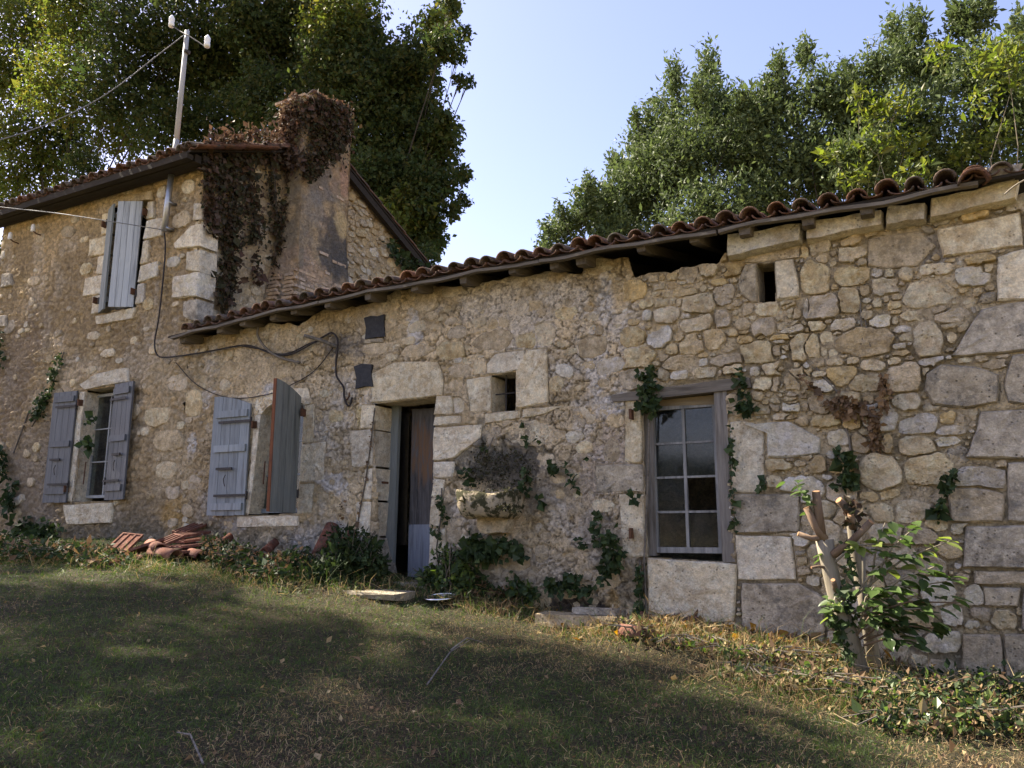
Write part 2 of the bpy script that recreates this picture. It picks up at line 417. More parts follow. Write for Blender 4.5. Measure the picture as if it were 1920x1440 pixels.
# ================================================================== STONES
# rubble read off the photograph: (crop corner, zoom, [centre x, centre y, width, height, tilt])
TRACED = [
 ((1040, 420), 4, [(740,420,90,60),(805,410,60,70),(880,390,90,100),(1000,385,150,140),(1150,355,130,110),(1280,355,80,60),(1230,440,130,70),(790,480,110,60,-15),(880,470,90,60),(965,450,60,40),(1000,485,60,40),(760,535,90,50,-15),(835,540,80,60),(975,520,200,70),(1110,490,60,60),(800,600,115,75),(885,590,50,60),(930,595,50,75),(1075,610,230,150),(1270,540,150,140),(1250,720,130,130),(690,605,110,70,-15),(690,705,80,100),(840,690,200,130),(985,700,80,60),(1100,690,60,25),(600,745,100,60),(700,780,70,50),(785,845,190,170),(900,785,50,60),(1065,760,260,110,-12),(930,855,100,70),(1090,860,40,50),(1190,870,170,150),(1030,915,180,160),(880,945,100,90),(1110,990,90,40,-10),(820,1010,80,60),(935,1050,250,110,-8),(1110,1040,70,70),(1290,1030,240,80,-8),(810,1140,110,100,25),(935,1145,150,75,-8),(1015,1135,25,50),(1125,1120,190,80,-8),(1235,1125,40,50),(1340,1100,150,80,-10),(1015,1090,40,30),(600,510,200,150),(590,850,190,160),(620,1020,240,170),(330,815,80,100),(1870,220,100,110),(1835,285,60,40),(1825,350,40,50),(1450,650,100,90),(1585,650,190,110),(1755,615,130,65),(1690,670,40,40),(1485,715,80,50),(1410,770,120,100),(1570,785,200,160),(1695,720,80,60,-15),(1785,670,110,110),(1420,820,90,50),(1430,870,130,70),(1545,855,80,35),(1765,785,210,90,-5),(1690,875,160,70),(1780,845,60,25),(1885,640,60,170),(1890,800,50,50),(1555,970,290,170,-5),(1720,955,70,70),(1860,930,200,220),(1715,1030,45,40),(1495,1115,100,90),(1655,1095,200,110),(1830,1160,190,170,15),(1790,1070,60,50),(1890,1070,70,80),(1590,1205,220,110),(1560,1130,40,40),(1705,1230,40,40),(1695,1270,60,50),(1765,1310,130,110),(1860,1285,60,60),(1510,1300,110,90,20),(1650,1350,90,90),(1575,1345,60,40),(1780,1360,160,90),(1550,1400,150,80)]),
 ((1040, 680), 4, [(1730,410,190,60),(1760,735,90,50),(1840,760,120,60)]),
 ((1440, 280), 4, [(1175,620,130,90),(1190,720,160,130),(1255,820,60,50),(230,845,60,40),(215,910,40,70),(400,830,100,80,20),(690,850,100,90),(350,970,220,260),(810,935,110,80),(905,945,80,90),(1030,950,130,120),(1100,930,50,50),(1115,975,70,30),(1255,910,260,90,-8),(1440,860,80,50,20),(1575,840,240,80,-10),(1360,840,110,40),(1480,820,50,30),(1690,780,60,30,-30),(1640,900,90,80),(875,1035,230,140),(1000,1020,70,40,20),(1230,960,60,40),(1330,985,120,60,-10),(1520,960,270,170),(1390,1040,80,50),(1220,1090,430,230),(1460,1070,100,50),(1565,1080,110,80,-30),(1650,1055,100,60,-10),(1640,1120,140,90),(1510,1155,110,60,-8),(610,1150,170,190),(740,1140,90,50),(815,1165,80,90),(960,1115,100,60,-5),(880,1130,60,60),(940,1180,120,90),(960,1225,110,40),(150,1170,130,60),(390,1200,280,190),(190,1230,120,110),(95,1280,90,60),(270,1310,60,35,25)]),
 ((1440, 560), 4, [(90,310,170,70),(160,220,210,95),(355,210,170,85,-8),(450,180,80,40),(560,210,200,110,-10),(690,185,60,40),(520,265,90,40),(840,180,180,110),(950,170,60,80),(1105,135,240,90,-5),(1280,95,140,70,-12),(1380,140,280,110,-10),(1530,90,50,70),(1350,215,170,50,-10),(1460,220,120,60,-40),(275,370,230,210),(440,310,115,110),(420,400,60,90),(480,415,80,70),(720,330,430,220),(570,435,80,30),(630,470,110,60),(1000,235,155,65),(1030,300,110,60),(990,365,130,50),(1060,345,60,40),(1000,415,140,50),(1200,320,230,280),(1370,300,80,90),(50,400,110,120),(125,390,80,70),(115,455,70,50),(350,490,130,70,10),(510,485,150,60),(70,535,160,100),(200,510,90,60),(200,620,170,150),(290,560,90,100),(50,650,90,130),(100,670,50,60),(95,720,60,60),(165,740,130,90),(260,730,70,60),(50,800,90,110),(180,810,170,110),(270,820,60,90),(140,890,180,60),(390,800,180,150),(540,590,270,150),(780,510,200,90),(940,480,120,70),(1060,455,90,40),(720,640,250,140),(740,760,120,80),(1010,600,250,240),(1190,560,90,80),(1220,480,200,70,-10),(1350,450,60,40),(1030,780,240,140),(1040,880,100,40),(640,920,160,140),(430,920,230,90),(520,1060,170,120),(690,1090,130,150),(720,1010,90,80),(890,1090,100,170),(1100,950,330,160),(1100,1110,300,160),(1370,1000,230,80),(1340,1080,200,80),(1210,1290,400,240),(830,1310,340,260),(550,1270,190,120),(360,1250,150,150),(300,1200,110,70),(1350,900,160,100),(1315,840,60,30),(1440,905,80,90),(1470,470,120,50,-8),(1600,460,120,60),(1760,440,160,40),(1700,500,220,80),(1800,490,60,60)]),
 ((1360, 840), 3.4286, [(1520,840,100,70),(1600,950,150,150),(1640,1070,140,120),(1780,1110,180,130),(1890,1050,60,60),(1200,400,260,160),(1430,660,150,130),(1000,420,180,120),(1020,560,220,140),(1250,570,220,120),(1100,700,240,150),(960,720,200,160),(1320,760,180,130),(1130,880,240,170),(1350,930,220,180),(950,900,170,170),(1450,1080,160,140),(1250,1090,190,150),(1020,1080,220,170),(600,720,170,200),(760,700,150,160),(700,900,150,190)]),
]
FLUSH = [   # low faces that only just show through the old render
 ((640, 420), 4, [(250,925,220,110),(490,880,120,60),(560,960,270,90,-5),(400,920,70,80),(380,1000,100,60),(305,1035,80,50),(820,950,220,120),(1035,740,100,80),(1130,755,90,85),(1345,750,170,120),(1120,880,300,150),(1390,880,160,110),(940,915,40,80),(1210,740,80,80),(680,690,100,60),(890,1100,170,85),(1030,1080,100,110),(860,1220,110,90),(870,1030,70,40),(940,1030,90,50),(1040,1000,60,30),(560,780,130,90),(860,820,150,90),(1330,640,160,110),(1450,620,120,80),(1880,800,60,80),(1850,640,70,50),(870,1360,110,120),(990,265,140,60)]),
 ((0, 600), 4, [(800,250,110,60),(1340,470,200,110),(1170,730,190,120),(1260,910,200,140),(1400,630,210,190),(1360,790,70,60),(680,380,80,50),(700,120,100,60),(410,550,100,60),(1000,155,50,50),(1300,1300,130,90),(1240,1130,160,110),(1080,840,70,60),(1720,380,150,120)]),
 ((0, 240), 4, [(640,1060,80,80),(250,1150,90,60),(1410,440,90,100),(1210,480,60,80),(1360,690,120,110),(1290,1010,90,70),(300,830,60,60)]),
 ((1040, 680), 4, [(220,410,170,130),(450,440,130,100),(330,360,200,70),(430,660,130,160),(220,640,120,90),(150,560,140,80)]),
 ((640, 720), 4, [(1420,380,300,200),(1120,440,90,140),(1800,260,140,140),(1150,1060,220,130),(1300,1300,220,190),(1500,1270,90,120),(1040,200,100,60)]),
]
# squared blocks: corner pixels, material, how far they stand proud, how deep they run back
D_, G_ = 0, 1
BLOCKS_WING = [
 ('lintel', [(697,700),(745,678),(822,678),(833,708),(831,742),(697,757)], D_, .02, .36),
 ('jamb_stone', [(677,760),(704,759),(702,804),(675,805)], D_, .012, .34), ('jamb_stone', [(655,807),(702,805),(700,873),(660,878)], D_, .010, .34),
 ('jamb_stone', [(684,880),(700,876),(697,937),(682,938)], D_, .012, .34), ('jamb_stone', [(668,941),(697,939),(692,1005),(668,1005)], D_, .010, .34),
 ('jamb_stone', [(672,1008),(693,1007),(711,1088),(668,1088)], G_, .012, .34),
 ('jamb_stone', [(818,743),(848,740),(850,776),(814,780)], D_, .022, .34), ('jamb_stone', [(814,782),(866,778),(867,793),(813,800)], D_, .02, .34),
 ('jamb_stone', [(813,802),(905,795),(902,822),(865,850),(855,860),(812,865)], D_, .02, .34), ('jamb_stone', [(812,867),(853,864),(850,895),(813,897)], D_, .014, .34),
 ('jamb_stone', [(813,899),(835,898),(832,930),(809,932)], D_, .012, .34), ('jamb_stone', [(808,934),(832,932),(830,988),(806,990)], D_, .016, .34), ('jamb_stone', [(806,992),(836,990),(835,1090),(803,1090)], D_, .012, .34),
 ('lintel', [(911,684),(927,664),(984,656),(987,692),(967,697),(914,703)], D_, .015, .3), ('jamb_stone', [(987,656),(1026,654),(1029,755),(969,767),(967,697)], D_, .02, .3),
 ('jamb_stone', [(873,712),(920,704),(921,771),(882,775)], D_, .010, .3), ('window_sill', [(909,776),(976,768),(977,784),(910,796)], D_, .02, .3), ('dressed_block', [(980,767),(1060,760),(1015,780),(980,785)], D_, .015, .1),
 ('jamb_stone', [(480,778),(491,775),(469,964),(460,964)], D_, .014, .3), ('jamb_stone', [(571,760),(590,757),(588,830),(566,832)], D_, .008, .3), ('jamb_stone', [(565,834),(612,827),(608,900),(561,905)], D_, .008, .3), ('jamb_stone', [(561,908),(590,905),(585,962),(557,965)], D_, .008, .3),
 ('window_sill', [(445,968),(562,966),(562,986),(445,990)], D_, .02, .3),
 ('jamb_stone', [(1172,745),(1203,741),(1205,868),(1172,868)], D_, .012, .26), ('jamb_stone', [(1115,872),(1205,870),(1207,922),(1118,925)], G_, .010, .26), ('jamb_stone', [(1160,927),(1207,925),(1212,1044),(1168,1046)], D_, .006, .26),
 ('window_sill', [(1213,1046),(1383,1056),(1378,1165),(1300,1172),(1216,1146)], D_, .03, .3),
 ('jamb_stone', [(1367,792),(1392,786),(1432,800),(1434,922),(1373,925)], D_, .012, .25), ('dressed_block', [(1376,927),(1500,925),(1500,998),(1378,1001)], G_, .03, .25), ('dressed_block', [(1378,1003),(1484,1005),(1495,1087),(1384,1089)], D_, .02, .25), ('dressed_block', [(1390,1093),(1500,1093),(1548,1120),(1548,1204),(1392,1200)], G_, .035, .2),
 ('dressed_block', [(1396,797),(1478,789),(1540,822),(1540,850),(1480,860),(1440,858),(1436,800)], 2, .03, .1),
 ('quoin_stone', [(1754,433),(1912,398),(1921,462),(1768,484)], D_, .03, .3), ('quoin_stone', [(1868,484),(1921,464),(1930,562),(1870,566)], D_, .03, .3), ('quoin_stone', [(1838,580),(1932,563),(1940,658),(1783,671)], G_, .04, .3),
 ('quoin_stone', [(1735,702),(1760,682),(1830,687),(1874,702),(1874,755),(1815,768),(1750,762),(1732,735)], G_, .05, .2), ('quoin_stone', [(1895,667),(1940,660),(1946,762),(1890,758),(1880,725)], G_, .05, .3), ('quoin_stone', [(1835,772),(1946,765),(1956,861),(1810,861),(1830,805)], G_, .045, .3),
 ('quoin_stone', [(1887,868),(1956,864),(1966,982),(1889,980)], G_, .04, .3), ('quoin_stone', [(1775,915),(1855,915),(1884,925),(1884,979),(1783,980)], 4, .04, .2), ('quoin_stone', [(1808,987),(1966,984),(1974,1067),(1806,1065)], G_, .045, .3),
 ('quoin_stone', [(1822,1070),(1974,1071),(1978,1095),(1828,1097)], 4, .03, .2), ('quoin_stone', [(1840,1100),(1914,1101),(1911,1137),(1846,1137)], G_, .03, .2), ('quoin_stone', [(1918,1101),(1978,1101),(1980,1184),(1916,1184)], G_, .03, .2), ('quoin_stone', [(1803,1188),(1875,1188),(1885,1240),(1880,1300),(1803,1300)], 4, .04, .2), ('quoin_stone', [(1880,1188),(1980,1189),(1985,1300),(1886,1290)], G_, .04, .2),
 ('dressed_block', [(1627,449),(1722,431),(1756,460),(1720,500),(1655,505),(1626,500)], 4, .012, .1),
 ('jamb_stone', [(1395,497),(1419,493),(1423,567),(1412,570),(1390,555),(1382,535)], 1, .03, .3), ('jamb_stone', [(1452,492),(1487,484),(1500,528),(1500,558),(1457,566)], 0, .04, .3), ('lintel', [(1395,478),(1500,460),(1500,482),(1452,490),(1397,494)], 4, .01, .3),
 ('window_sill', [(683,637),(720,633),(720,642),(683,646)], G_, .02, .1),
]
BLOCKS_HOUSE = [
 ('lintel', [(151,722),(180,701),(240,688),(244,715),(160,732)], D_, .025, .3), ('jamb_stone', [(150,735),(160,733),(136,940),(126,942)], D_, .01, .3), ('jamb_stone', [(227,722),(245,718),(220,936),(200,938)], D_, .01, .3), ('window_sill', [(120,947),(212,941),(212,980),(127,985)], D_, .025, .3),
 ('quoin_stone', [(364,382),(380,379),(381,412),(362,416)], 2, .02, .2), ('quoin_stone', [(360,423),(382,420),(381,462),(330,468),(327,459)], D_, .03, .25), ('quoin_stone', [(352,473),(380,467),(378,510),(350,508)], D_, .03, .25), ('quoin_stone', [(327,520),(377,509),(374,556),(325,561)], 2, .04, .25), ('quoin_stone', [(345,566),(373,560),(370,604),(345,596)], G_, .03, .25),
 ('quoin_stone', [(6,514),(22,512),(24,535),(3,541)], G_, .03, .2), ('quoin_stone', [(-3,592),(14,590),(14,612),(-6,615)], G_, .03, .2),
 ('jamb_stone', [(277,379),(288,376),(288,407),(275,412)], 2, .012, .25), ('jamb_stone', [(275,414),(306,407),(304,441),(268,450)], 2, .012, .25), ('jamb_stone', [(269,452),(280,449),(277,492),(263,497)], 2, .012, .25), ('jamb_stone', [(263,499),(297,489),(295,518),(258,531)], 2, .012, .25), ('jamb_stone', [(259,533),(271,530),(269,567),(254,572)], 2, .012, .25),
 ('jamb_stone', [(192,402),(211,397),(207,436),(190,441)], D_, .012, .25), ('jamb_stone', [(168,450),(206,440),(202,475),(166,482)], D_, .012, .25), ('jamb_stone', [(184,482),(201,477),(197,512),(181,516)], D_, .012, .25), ('jamb_stone', [(160,522),(196,514),(192,551),(155,556)], D_, .012, .25), ('jamb_stone', [(174,556),(191,552),(187,586),(171,591)], D_, .012, .25),
 ('window_sill', [(180,594),(257,576),(250,598),(182,610)], D_, .025, .3), ('lintel', [(205,382),(213,372),(285,356),(287,374),(277,374),(213,388)], 4, .01, .25),
]
BMATS = [ST_DRESSED, ST_DRESSGREY, ST_WHITE, ST_OCHRE, ST_TAN]
BMATS[2] = ST_WHITE

class Facade:
    """label grid of one stretch of wall: which stone covers which spot"""
    def __init__(s, u0, u1, z0, z1, res=.012):
        s.u0, s.z0, s.res = u0, z0, res
        s.u = np.arange(u0, u1, res); s.z = np.arange(z0, z1, res)
        s.U, s.Z = np.meshgrid(s.u, s.z); s.lab = np.full(s.U.shape, -1, np.int32); s.d = np.full(s.U.shape, 1.0)
        s.wob = (fbm(s.U * 9 + 40, s.Z * 9 + 40, 2, 3) - .5) * .55
        s.stones = []
    def block(s, P): s.lab[inside(P, s.U, s.Z)] = -2
    def win(s, u, z, r):
        i0 = max(0, int((z - r - s.z0) / s.res)); i1 = min(len(s.z), int((z + r - s.z0) / s.res) + 2)
        j0 = max(0, int((u - r - s.u0) / s.res)); j1 = min(len(s.u), int((u + r - s.u0) / s.res) + 2)
        return slice(i0, max(i1, i0)), slice(j0, max(j1, j0))
    def stone(s, u, z, hw, hh, rot=0., p=2.6, zone=0):
        k = len(s.stones); w = s.win(u, z, 1.3 * max(hw, hh) + .02)
        if s.lab[w].size == 0: return
        a, b = s.U[w] - u, s.Z[w] - z; c, q = math.cos(rot), math.sin(rot)
        x, y = (a * c + b * q) / hw, (-a * q + b * c) / hh
        d = (np.abs(x) ** p + np.abs(y) ** p) ** (1 / p) + s.wob[w]
        m = (d < s.d[w]) & (s.lab[w] != -2) & (d < (1.75 if zone == 0 else 1.0))
        if m.sum() < 6: return
        s.lab[w] = np.where(m, k, s.lab[w]); s.d[w] = np.where(m, d, s.d[w])
        s.stones.append(dict(u=u, z=z, r=max(hw, hh), zone=zone))
    def trace(s, sets, zone, Y=0.):
        for (ox, oy), k, L in sets:
            for t in L:
                x, y = ox + t[0] / k, oy + t[1] / k
                P = wp(x, y, Y)
                if not (s.u0 < P[0] < s.u[-1] and s.z0 < P[2] < s.z[-1]): continue
                sx, sz = px_scale(x, y, Y)
                tilt = math.radians(t[4]) if len(t) > 4 else math.atan2(y - 1000, x + 1734) * .6
                rot = -(tilt - math.atan2(y - 1000, x + 1734))
                s.stone(P[0], P[2], t[2] / k * sx * .545, t[3] / k * sz * .545, rot * .8 + random.uniform(-.05, .05), random.uniform(2.3, 3.6), zone)
    def fill(s, mask, sizes, zone, tries):
        for r, n in zip(sizes, tries):
            ok = np.argwhere(mask & (s.lab == -1))
            if not len(ok): continue
            for i, j in ok[rng.integers(0, len(ok), n)]:
                if s.lab[i, j] != -1: continue
                hw = r * random.uniform(.85, 1.6); hh = r * random.uniform(.6, 1.0)
                w = s.win(s.u[j], s.z[i], r * .75)
                if (s.lab[w] != -1).mean() > .28: continue
                s.stone(s.u[j], s.z[i], hw, hh, random.gauss(0, .15), random.uniform(2.2, 3.4), zone)
    def outline(s, k, K):
        m = s.lab == k
        st = s.stones[k]; w = s.win(st['u'], st['z'], 1.4 * st['r'] + .03)
        mm = m[w]
        if mm.sum() < 8: return None
        I = np.argwhere(mm); c = I.mean(0)
        cu = s.u0 + (c[1] + w[1].start) * s.res; cz = s.z0 + (c[0] + w[0].start) * s.res
        out = []
        for t in range(K):
            a = 2 * math.pi * (t + .35 * random.random()) / K
            ca, sa = math.cos(a), math.sin(a); r = 0.
            while r < .8:
                i = int((cz + sa * (r + .006) - s.z0) / s.res); j = int((cu + ca * (r + .006) - s.u0) / s.res)
                if not (0 <= i < m.shape[0] and 0 <= j < m.shape[1]) or not m[i, j]: break
                r += .006
            out.append((a, r))
        rr = np.array([r for _, r in out]); rr = .94 * rr + .03 * np.roll(rr, 1) + .03 * np.roll(rr, -1)
        if rr.max() < .012: return None
        rr = np.maximum(rr - (.005 if st['zone'] == 0 else .0), .006)
        return cu, cz, [(a, r) for (a, _), r in zip(out, rr)], float(mm.sum()) * s.res ** 2
STONE_DEPTH = {0: (.018, .044), 1: (.001, .007)}

def stone_mesh(ol, h, big, frame, flat=.85):
    """frame(u, z, out) -> xyz.  back ring, shoulder ring, face ring, centre"""
    cu, cz, R, _ = ol; K = len(R); V = []; Fc = []
    tu, tz = (random.gauss(0, .10), random.gauss(0, .10)) if h > .012 else (0, 0)
    def ring(f, hh, jit):
        for a, r in R:
            q = r * f
            V.append(frame(cu + q * math.cos(a), cz + q * math.sin(a), hh + (tu * math.cos(a) + tz * math.sin(a)) * q + random.uniform(-jit, jit)))
    
    if big:
        s0 = random.uniform(0, 99); k1, k2 = random.uniform(5, 8), random.uniform(16, 24)
        prof = ((1.0, -.05), (1.0, h * .62), (.965, h * .92), (.90, h * 1.0), (.70, h * 1.0), (.46, h * 1.0), (.24, h * 1.0))
        for f, hh in prof:
            for a, r in R:
                q = r * f; x, z = cu + q * math.cos(a), cz + q * math.sin(a); d = 0.
                if hh > 0:
                    n1 = float(fbm(np.array(x * k1 + s0), np.array(z * k1), 3, 2)) - .5; n2 = float(fbm(np.array(x * k2 + s0), np.array(z * k2), 5, 2)) - .5
                    d = (h * 1.7 * n1 + .030 * n2) * (1 if hh > h * .5 else .5)
                V.append(frame(x, z, hh + d + (tu * math.cos(a) + tz * math.sin(a)) * q * (hh > 0)))
        V.append(frame(cu, cz, h * 1.05)); n = len(prof)
        for g in range(n - 1):
            Fc += [(g * K + i, g * K + (i + 1) % K, (g + 1) * K + (i + 1) % K) for i in range(K)] + [(g * K + i, (g + 1) * K + (i + 1) % K, (g + 1) * K + i) for i in range(K)]
        return V, Fc + [((n - 1) * K + i, (n - 1) * K + (i + 1) % K, n * K) for i in range(K)]
    ring(1.0, -.05, 0); ring(.99, h * .5, h * .2); ring(.90, h * .95, h * .24)
    n = 3
    V.append(frame(cu, cz, h * (1.05 + random.uniform(-.1, .12))))
    for g in range(n - 1):
        Fc += [(g * K + i, g * K + (i + 1) % K, (g + 1) * K + (i + 1) % K) for i in range(K)] + [(g * K + i, (g + 1) * K + (i + 1) % K, (g + 1) * K + i) for i in range(K)]
    Fc += [((n - 1) * K + i, (n - 1) * K + (i + 1) % K, n * K) for i in range(K)]
    return V, Fc

def emit_stones(fac, frame, parent, weight, limit, pick):
    items = []
    for k in range(len(fac.stones)):
        st = fac.stones[k]
        ol = fac.outline(k, 24 if st['r'] > .085 and st['zone'] == 0 else 14 if st['r'] > .05 else 10)
        if ol: items.append((ol[3] * weight(ol[0], ol[1]), ol, st))
    items.sort(key=lambda q: -q[0])
    RV, RF, RM = [], [], []
    for n, (_, ol, st) in enumerate(items):
        lo, hi = STONE_DEPTH[st['zone']]
        h = random.uniform(lo, hi) * min(1., .45 + st['r'] * 5)
        V, Fc = stone_mesh(ol, h, st['r'] > .085 and st['zone'] == 0, frame)
        mi = pick(ol[0], ol[1], st['zone'])
        if n < limit:
            np_mesh('stone', V, Fc, STONES[mi], parent, smooth=st['zone'] == 1 or random.random() < .2)
        else:
            b = len(RV); RV += V; RF += [tuple(b + i for i in f) for f in Fc]; RM += [mi] * len(Fc)
    if RV:
        o = np_mesh('small_stones', RV, RF, STONES, parent, smooth=False, midx=RM); o['kind'] = 'stuff'
    return len(items)

def block_part(name, P, mat, h, depth, parent, frame, jit=.006):
    """squared stone: P is a list of (u, z) corners"""
    P = [np.array(q) for q in P]
    if sum((P[i][0] * P[(i + 1) % len(P)][1] - P[(i + 1) % len(P)][0] * P[i][1]) for i in range(len(P))) < 0: P = P[::-1]
    c = sum(P) / len(P); ring = []
    for i in range(len(P)):
        a, b = P[i], P[(i + 1) % len(P)]; L = np.linalg.norm(b - a); m = max(1, min(6, int(L / .07)))
        nrm = np.array([b[1] - a[1], a[0] - b[0]]) / max(L, 1e-6)
        for t in range(m):
            j = random.uniform(-jit, jit * .3) - (jit * 1.2 if t == 0 else 0)
            ring.append(a + (b - a) * t / m + nrm * j)
    K = len(ring); V = [frame(q[0], q[1], -depth) for q in ring]
    V += [frame(q[0], q[1], h * .45 - .003 + random.uniform(-.003, .002)) for q in ring]
    for q in ring:
        d = c - q; d = d / max(np.linalg.norm(d), 1e-6)
        V.append(frame(*(q + d * random.uniform(.009, .018)), h + random.uniform(-.003, .003)))
    for q in ring:
        V.append(frame(*(q + (c - q) * .5), h + random.uniform(-.005, .006)))
    V.append(frame(c[0], c[1], h + random.uniform(-.004, .006)))
    Fc = []
    for g in range(3):
        Fc += [(g * K + i, g * K + (i + 1) % K, (g + 1) * K + (i + 1) % K) for i in range(K)] + [(g * K + i, (g + 1) * K + (i + 1) % K, (g + 1) * K + i) for i in range(K)]
    Fc += [(3 * K + i, 3 * K + (i + 1) % K, 4 * K) for i in range(K)]
    return np_mesh(name, V, Fc, mat, parent)

front = lambda u, z, out: (u, -out, z)

# ---- zones of the facade
def zone_right(u, z):                     # bare rubble
    edge = interp(z, [0, 1.9, 2.4, 2.9, 3.6, 4.2], [-1.72, -1.72, -2.35, -2.5, -2.45, -2.4])
    w = (fbm(u * 3 + 7, z * 3 + 7, 21, 3) - .5) * .25
    return sstep(edge - .08 + w, edge + .08 + w, u)
def zone_left(u, z):                      # rough brown render of the tall house
    w = (fbm(u * 1.5 + 17, z * 1.5 + 3, 31, 3) - .5) * 1.4
    return 1 - sstep(-8.9 + w, -7.6 + w, u)

def wall_height(u, z):
    zr, zl = zone_right(u, z), zone_left(u, z); zm = np.clip(1 - zr - zl, 0, 1)
    f1, f2, cid = worley(u / .085 + fbm(u * 12, z * 12, 5) * .5, z / .075, 3)
    pebb = np.clip(1 - f1 * 1.25, 0, 1) * (.35 + .65 * cid)
    g1, g2, _ = worley(u / .27 + fbm(u * 5, z * 5, 6, 3) * .9, z / .19 + fbm(u * 5 + 30, z * 5, 7, 3) * .9, 13)
    crack = 1 - sstep(.0, .065, g2 - g1)
    patch = sstep(.40, .62, fbm(u * 1.1 + 5, z * 1.1 + 5, 41, 4))
    fine = fbm(u * 22, z * 22, 51, 4) - .5
    med = fbm(u * 6, z * 6, 61, 4) - .5
    rough = sstep(.45, .6, fbm(u * .9 + 60, z * .9 + 20, 71, 3))
    h = .05 * (fbm(u * .5 + 3, z * .5 + 8, 81, 2) - .5) + .030 * fine
    h = h + zl * ((.045 + .03 * rough) * pebb + .05 * med - .030)
    e1, e2, _ = worley(u / .13 + fbm(u * 9, z * 9, 16, 3) * .9, z / .10 + fbm(u * 9 + 30, z * 9, 17, 3) * .9, 23)
    crk2 = (1 - sstep(.0, .075, e2 - e1)) * sstep(.42, .58, fbm(u * 1.6 + 15, z * 1.6 + 25, 43, 3))
    h = h + zm * (.030 * med - .040 * crack * (.25 + .75 * patch) - .028 * crk2 + .012 * pebb * rough * (1 - patch) + .012 - .02 * patch * (med > .03))
    crack = np.maximum(crack * (.35 + .65 * patch), crk2)
    h = h + zr * (-.014 + .03 * med + .01 * pebb + .026 * sstep(.50, .62, fbm(u * 2.4 + 9, z * 2.4 + 31, 47, 4)))
    return h, zr, zl, zm, dict(pebb=pebb, crack=crack, patch=patch, med=med, rough=rough, fine=fine)

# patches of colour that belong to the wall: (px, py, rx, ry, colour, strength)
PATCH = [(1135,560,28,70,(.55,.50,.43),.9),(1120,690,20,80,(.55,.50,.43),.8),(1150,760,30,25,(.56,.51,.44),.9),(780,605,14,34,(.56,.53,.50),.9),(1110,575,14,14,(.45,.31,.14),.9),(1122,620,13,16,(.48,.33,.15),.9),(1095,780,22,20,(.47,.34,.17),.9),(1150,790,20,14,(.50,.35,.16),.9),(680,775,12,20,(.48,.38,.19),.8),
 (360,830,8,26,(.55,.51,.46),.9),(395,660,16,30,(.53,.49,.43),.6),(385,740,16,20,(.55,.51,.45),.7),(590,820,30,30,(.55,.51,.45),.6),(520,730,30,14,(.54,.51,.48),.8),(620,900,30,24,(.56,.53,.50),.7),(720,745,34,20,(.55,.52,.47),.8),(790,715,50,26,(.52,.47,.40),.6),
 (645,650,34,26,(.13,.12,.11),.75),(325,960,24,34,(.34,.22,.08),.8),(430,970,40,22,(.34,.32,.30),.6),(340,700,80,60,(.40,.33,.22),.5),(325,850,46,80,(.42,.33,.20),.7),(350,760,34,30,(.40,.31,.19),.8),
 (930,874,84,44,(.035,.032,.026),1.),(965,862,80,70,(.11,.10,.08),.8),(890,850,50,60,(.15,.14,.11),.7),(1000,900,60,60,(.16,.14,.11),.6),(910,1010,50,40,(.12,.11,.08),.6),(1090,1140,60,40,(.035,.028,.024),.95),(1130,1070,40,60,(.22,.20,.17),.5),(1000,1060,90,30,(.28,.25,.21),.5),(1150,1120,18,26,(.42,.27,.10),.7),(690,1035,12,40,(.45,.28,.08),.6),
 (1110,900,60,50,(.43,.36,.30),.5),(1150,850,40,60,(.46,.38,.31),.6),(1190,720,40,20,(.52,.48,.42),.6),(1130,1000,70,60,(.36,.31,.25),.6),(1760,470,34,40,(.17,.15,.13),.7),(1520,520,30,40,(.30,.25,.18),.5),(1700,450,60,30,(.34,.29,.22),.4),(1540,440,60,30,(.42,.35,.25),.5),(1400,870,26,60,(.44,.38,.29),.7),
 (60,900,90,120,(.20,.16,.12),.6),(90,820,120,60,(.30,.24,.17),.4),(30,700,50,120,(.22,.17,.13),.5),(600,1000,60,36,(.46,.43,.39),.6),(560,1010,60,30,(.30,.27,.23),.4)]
def wall_colour(u, z, zr, zl, zm, q):
    col = zl[..., None] * np.array([.40, .295, .165]) + zm[..., None] * np.array([.475, .375, .235]) + zr[..., None] * np.array([.40, .32, .20])
    t = fbm(u * 1.7 + 11, z * 1.7 + 4, 91, 5)[..., None]
    col = col * (.80 + .42 * sstep(.34, .66, t))
    pale = (sstep(.56, .66, fbm(u * 2.3 + 4, z * 2.3 + 44, 95, 5)) * (zm * .8 + zl * .35))[..., None]
    col = col * (1 - pale) + pale * np.array([.54, .475, .38])
    och = (sstep(.60, .70, fbm(u * 3.1 + 74, z * 3.1 + 14, 97, 4)) * (.55 * zm + .5 * zl))[..., None]
    col = col * (1 - och) + och * np.array([.40, .295, .15])
    deep = (q['crack'] * zm * .75 + sstep(.42, .12, q['pebb']) * zl * .55)[..., None]
    col = col * (1 - deep) + deep * np.array([.17, .125, .07])
    gz = ground_z(u, np.zeros_like(u))
    damp = (sstep(.85, .05, z - gz) * sstep(.35, .62, fbm(u * 2.6 + 3, z * 2.6 + 61, 99, 5)) * .75)[..., None]
    col = col * (1 - damp) + damp * np.array([.13, .115, .085])
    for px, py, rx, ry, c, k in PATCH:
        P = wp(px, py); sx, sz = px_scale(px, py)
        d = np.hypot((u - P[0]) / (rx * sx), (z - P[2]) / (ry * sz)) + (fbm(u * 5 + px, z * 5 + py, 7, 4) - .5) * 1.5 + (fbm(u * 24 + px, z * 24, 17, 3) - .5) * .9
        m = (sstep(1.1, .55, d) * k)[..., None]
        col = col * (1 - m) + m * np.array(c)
    return col

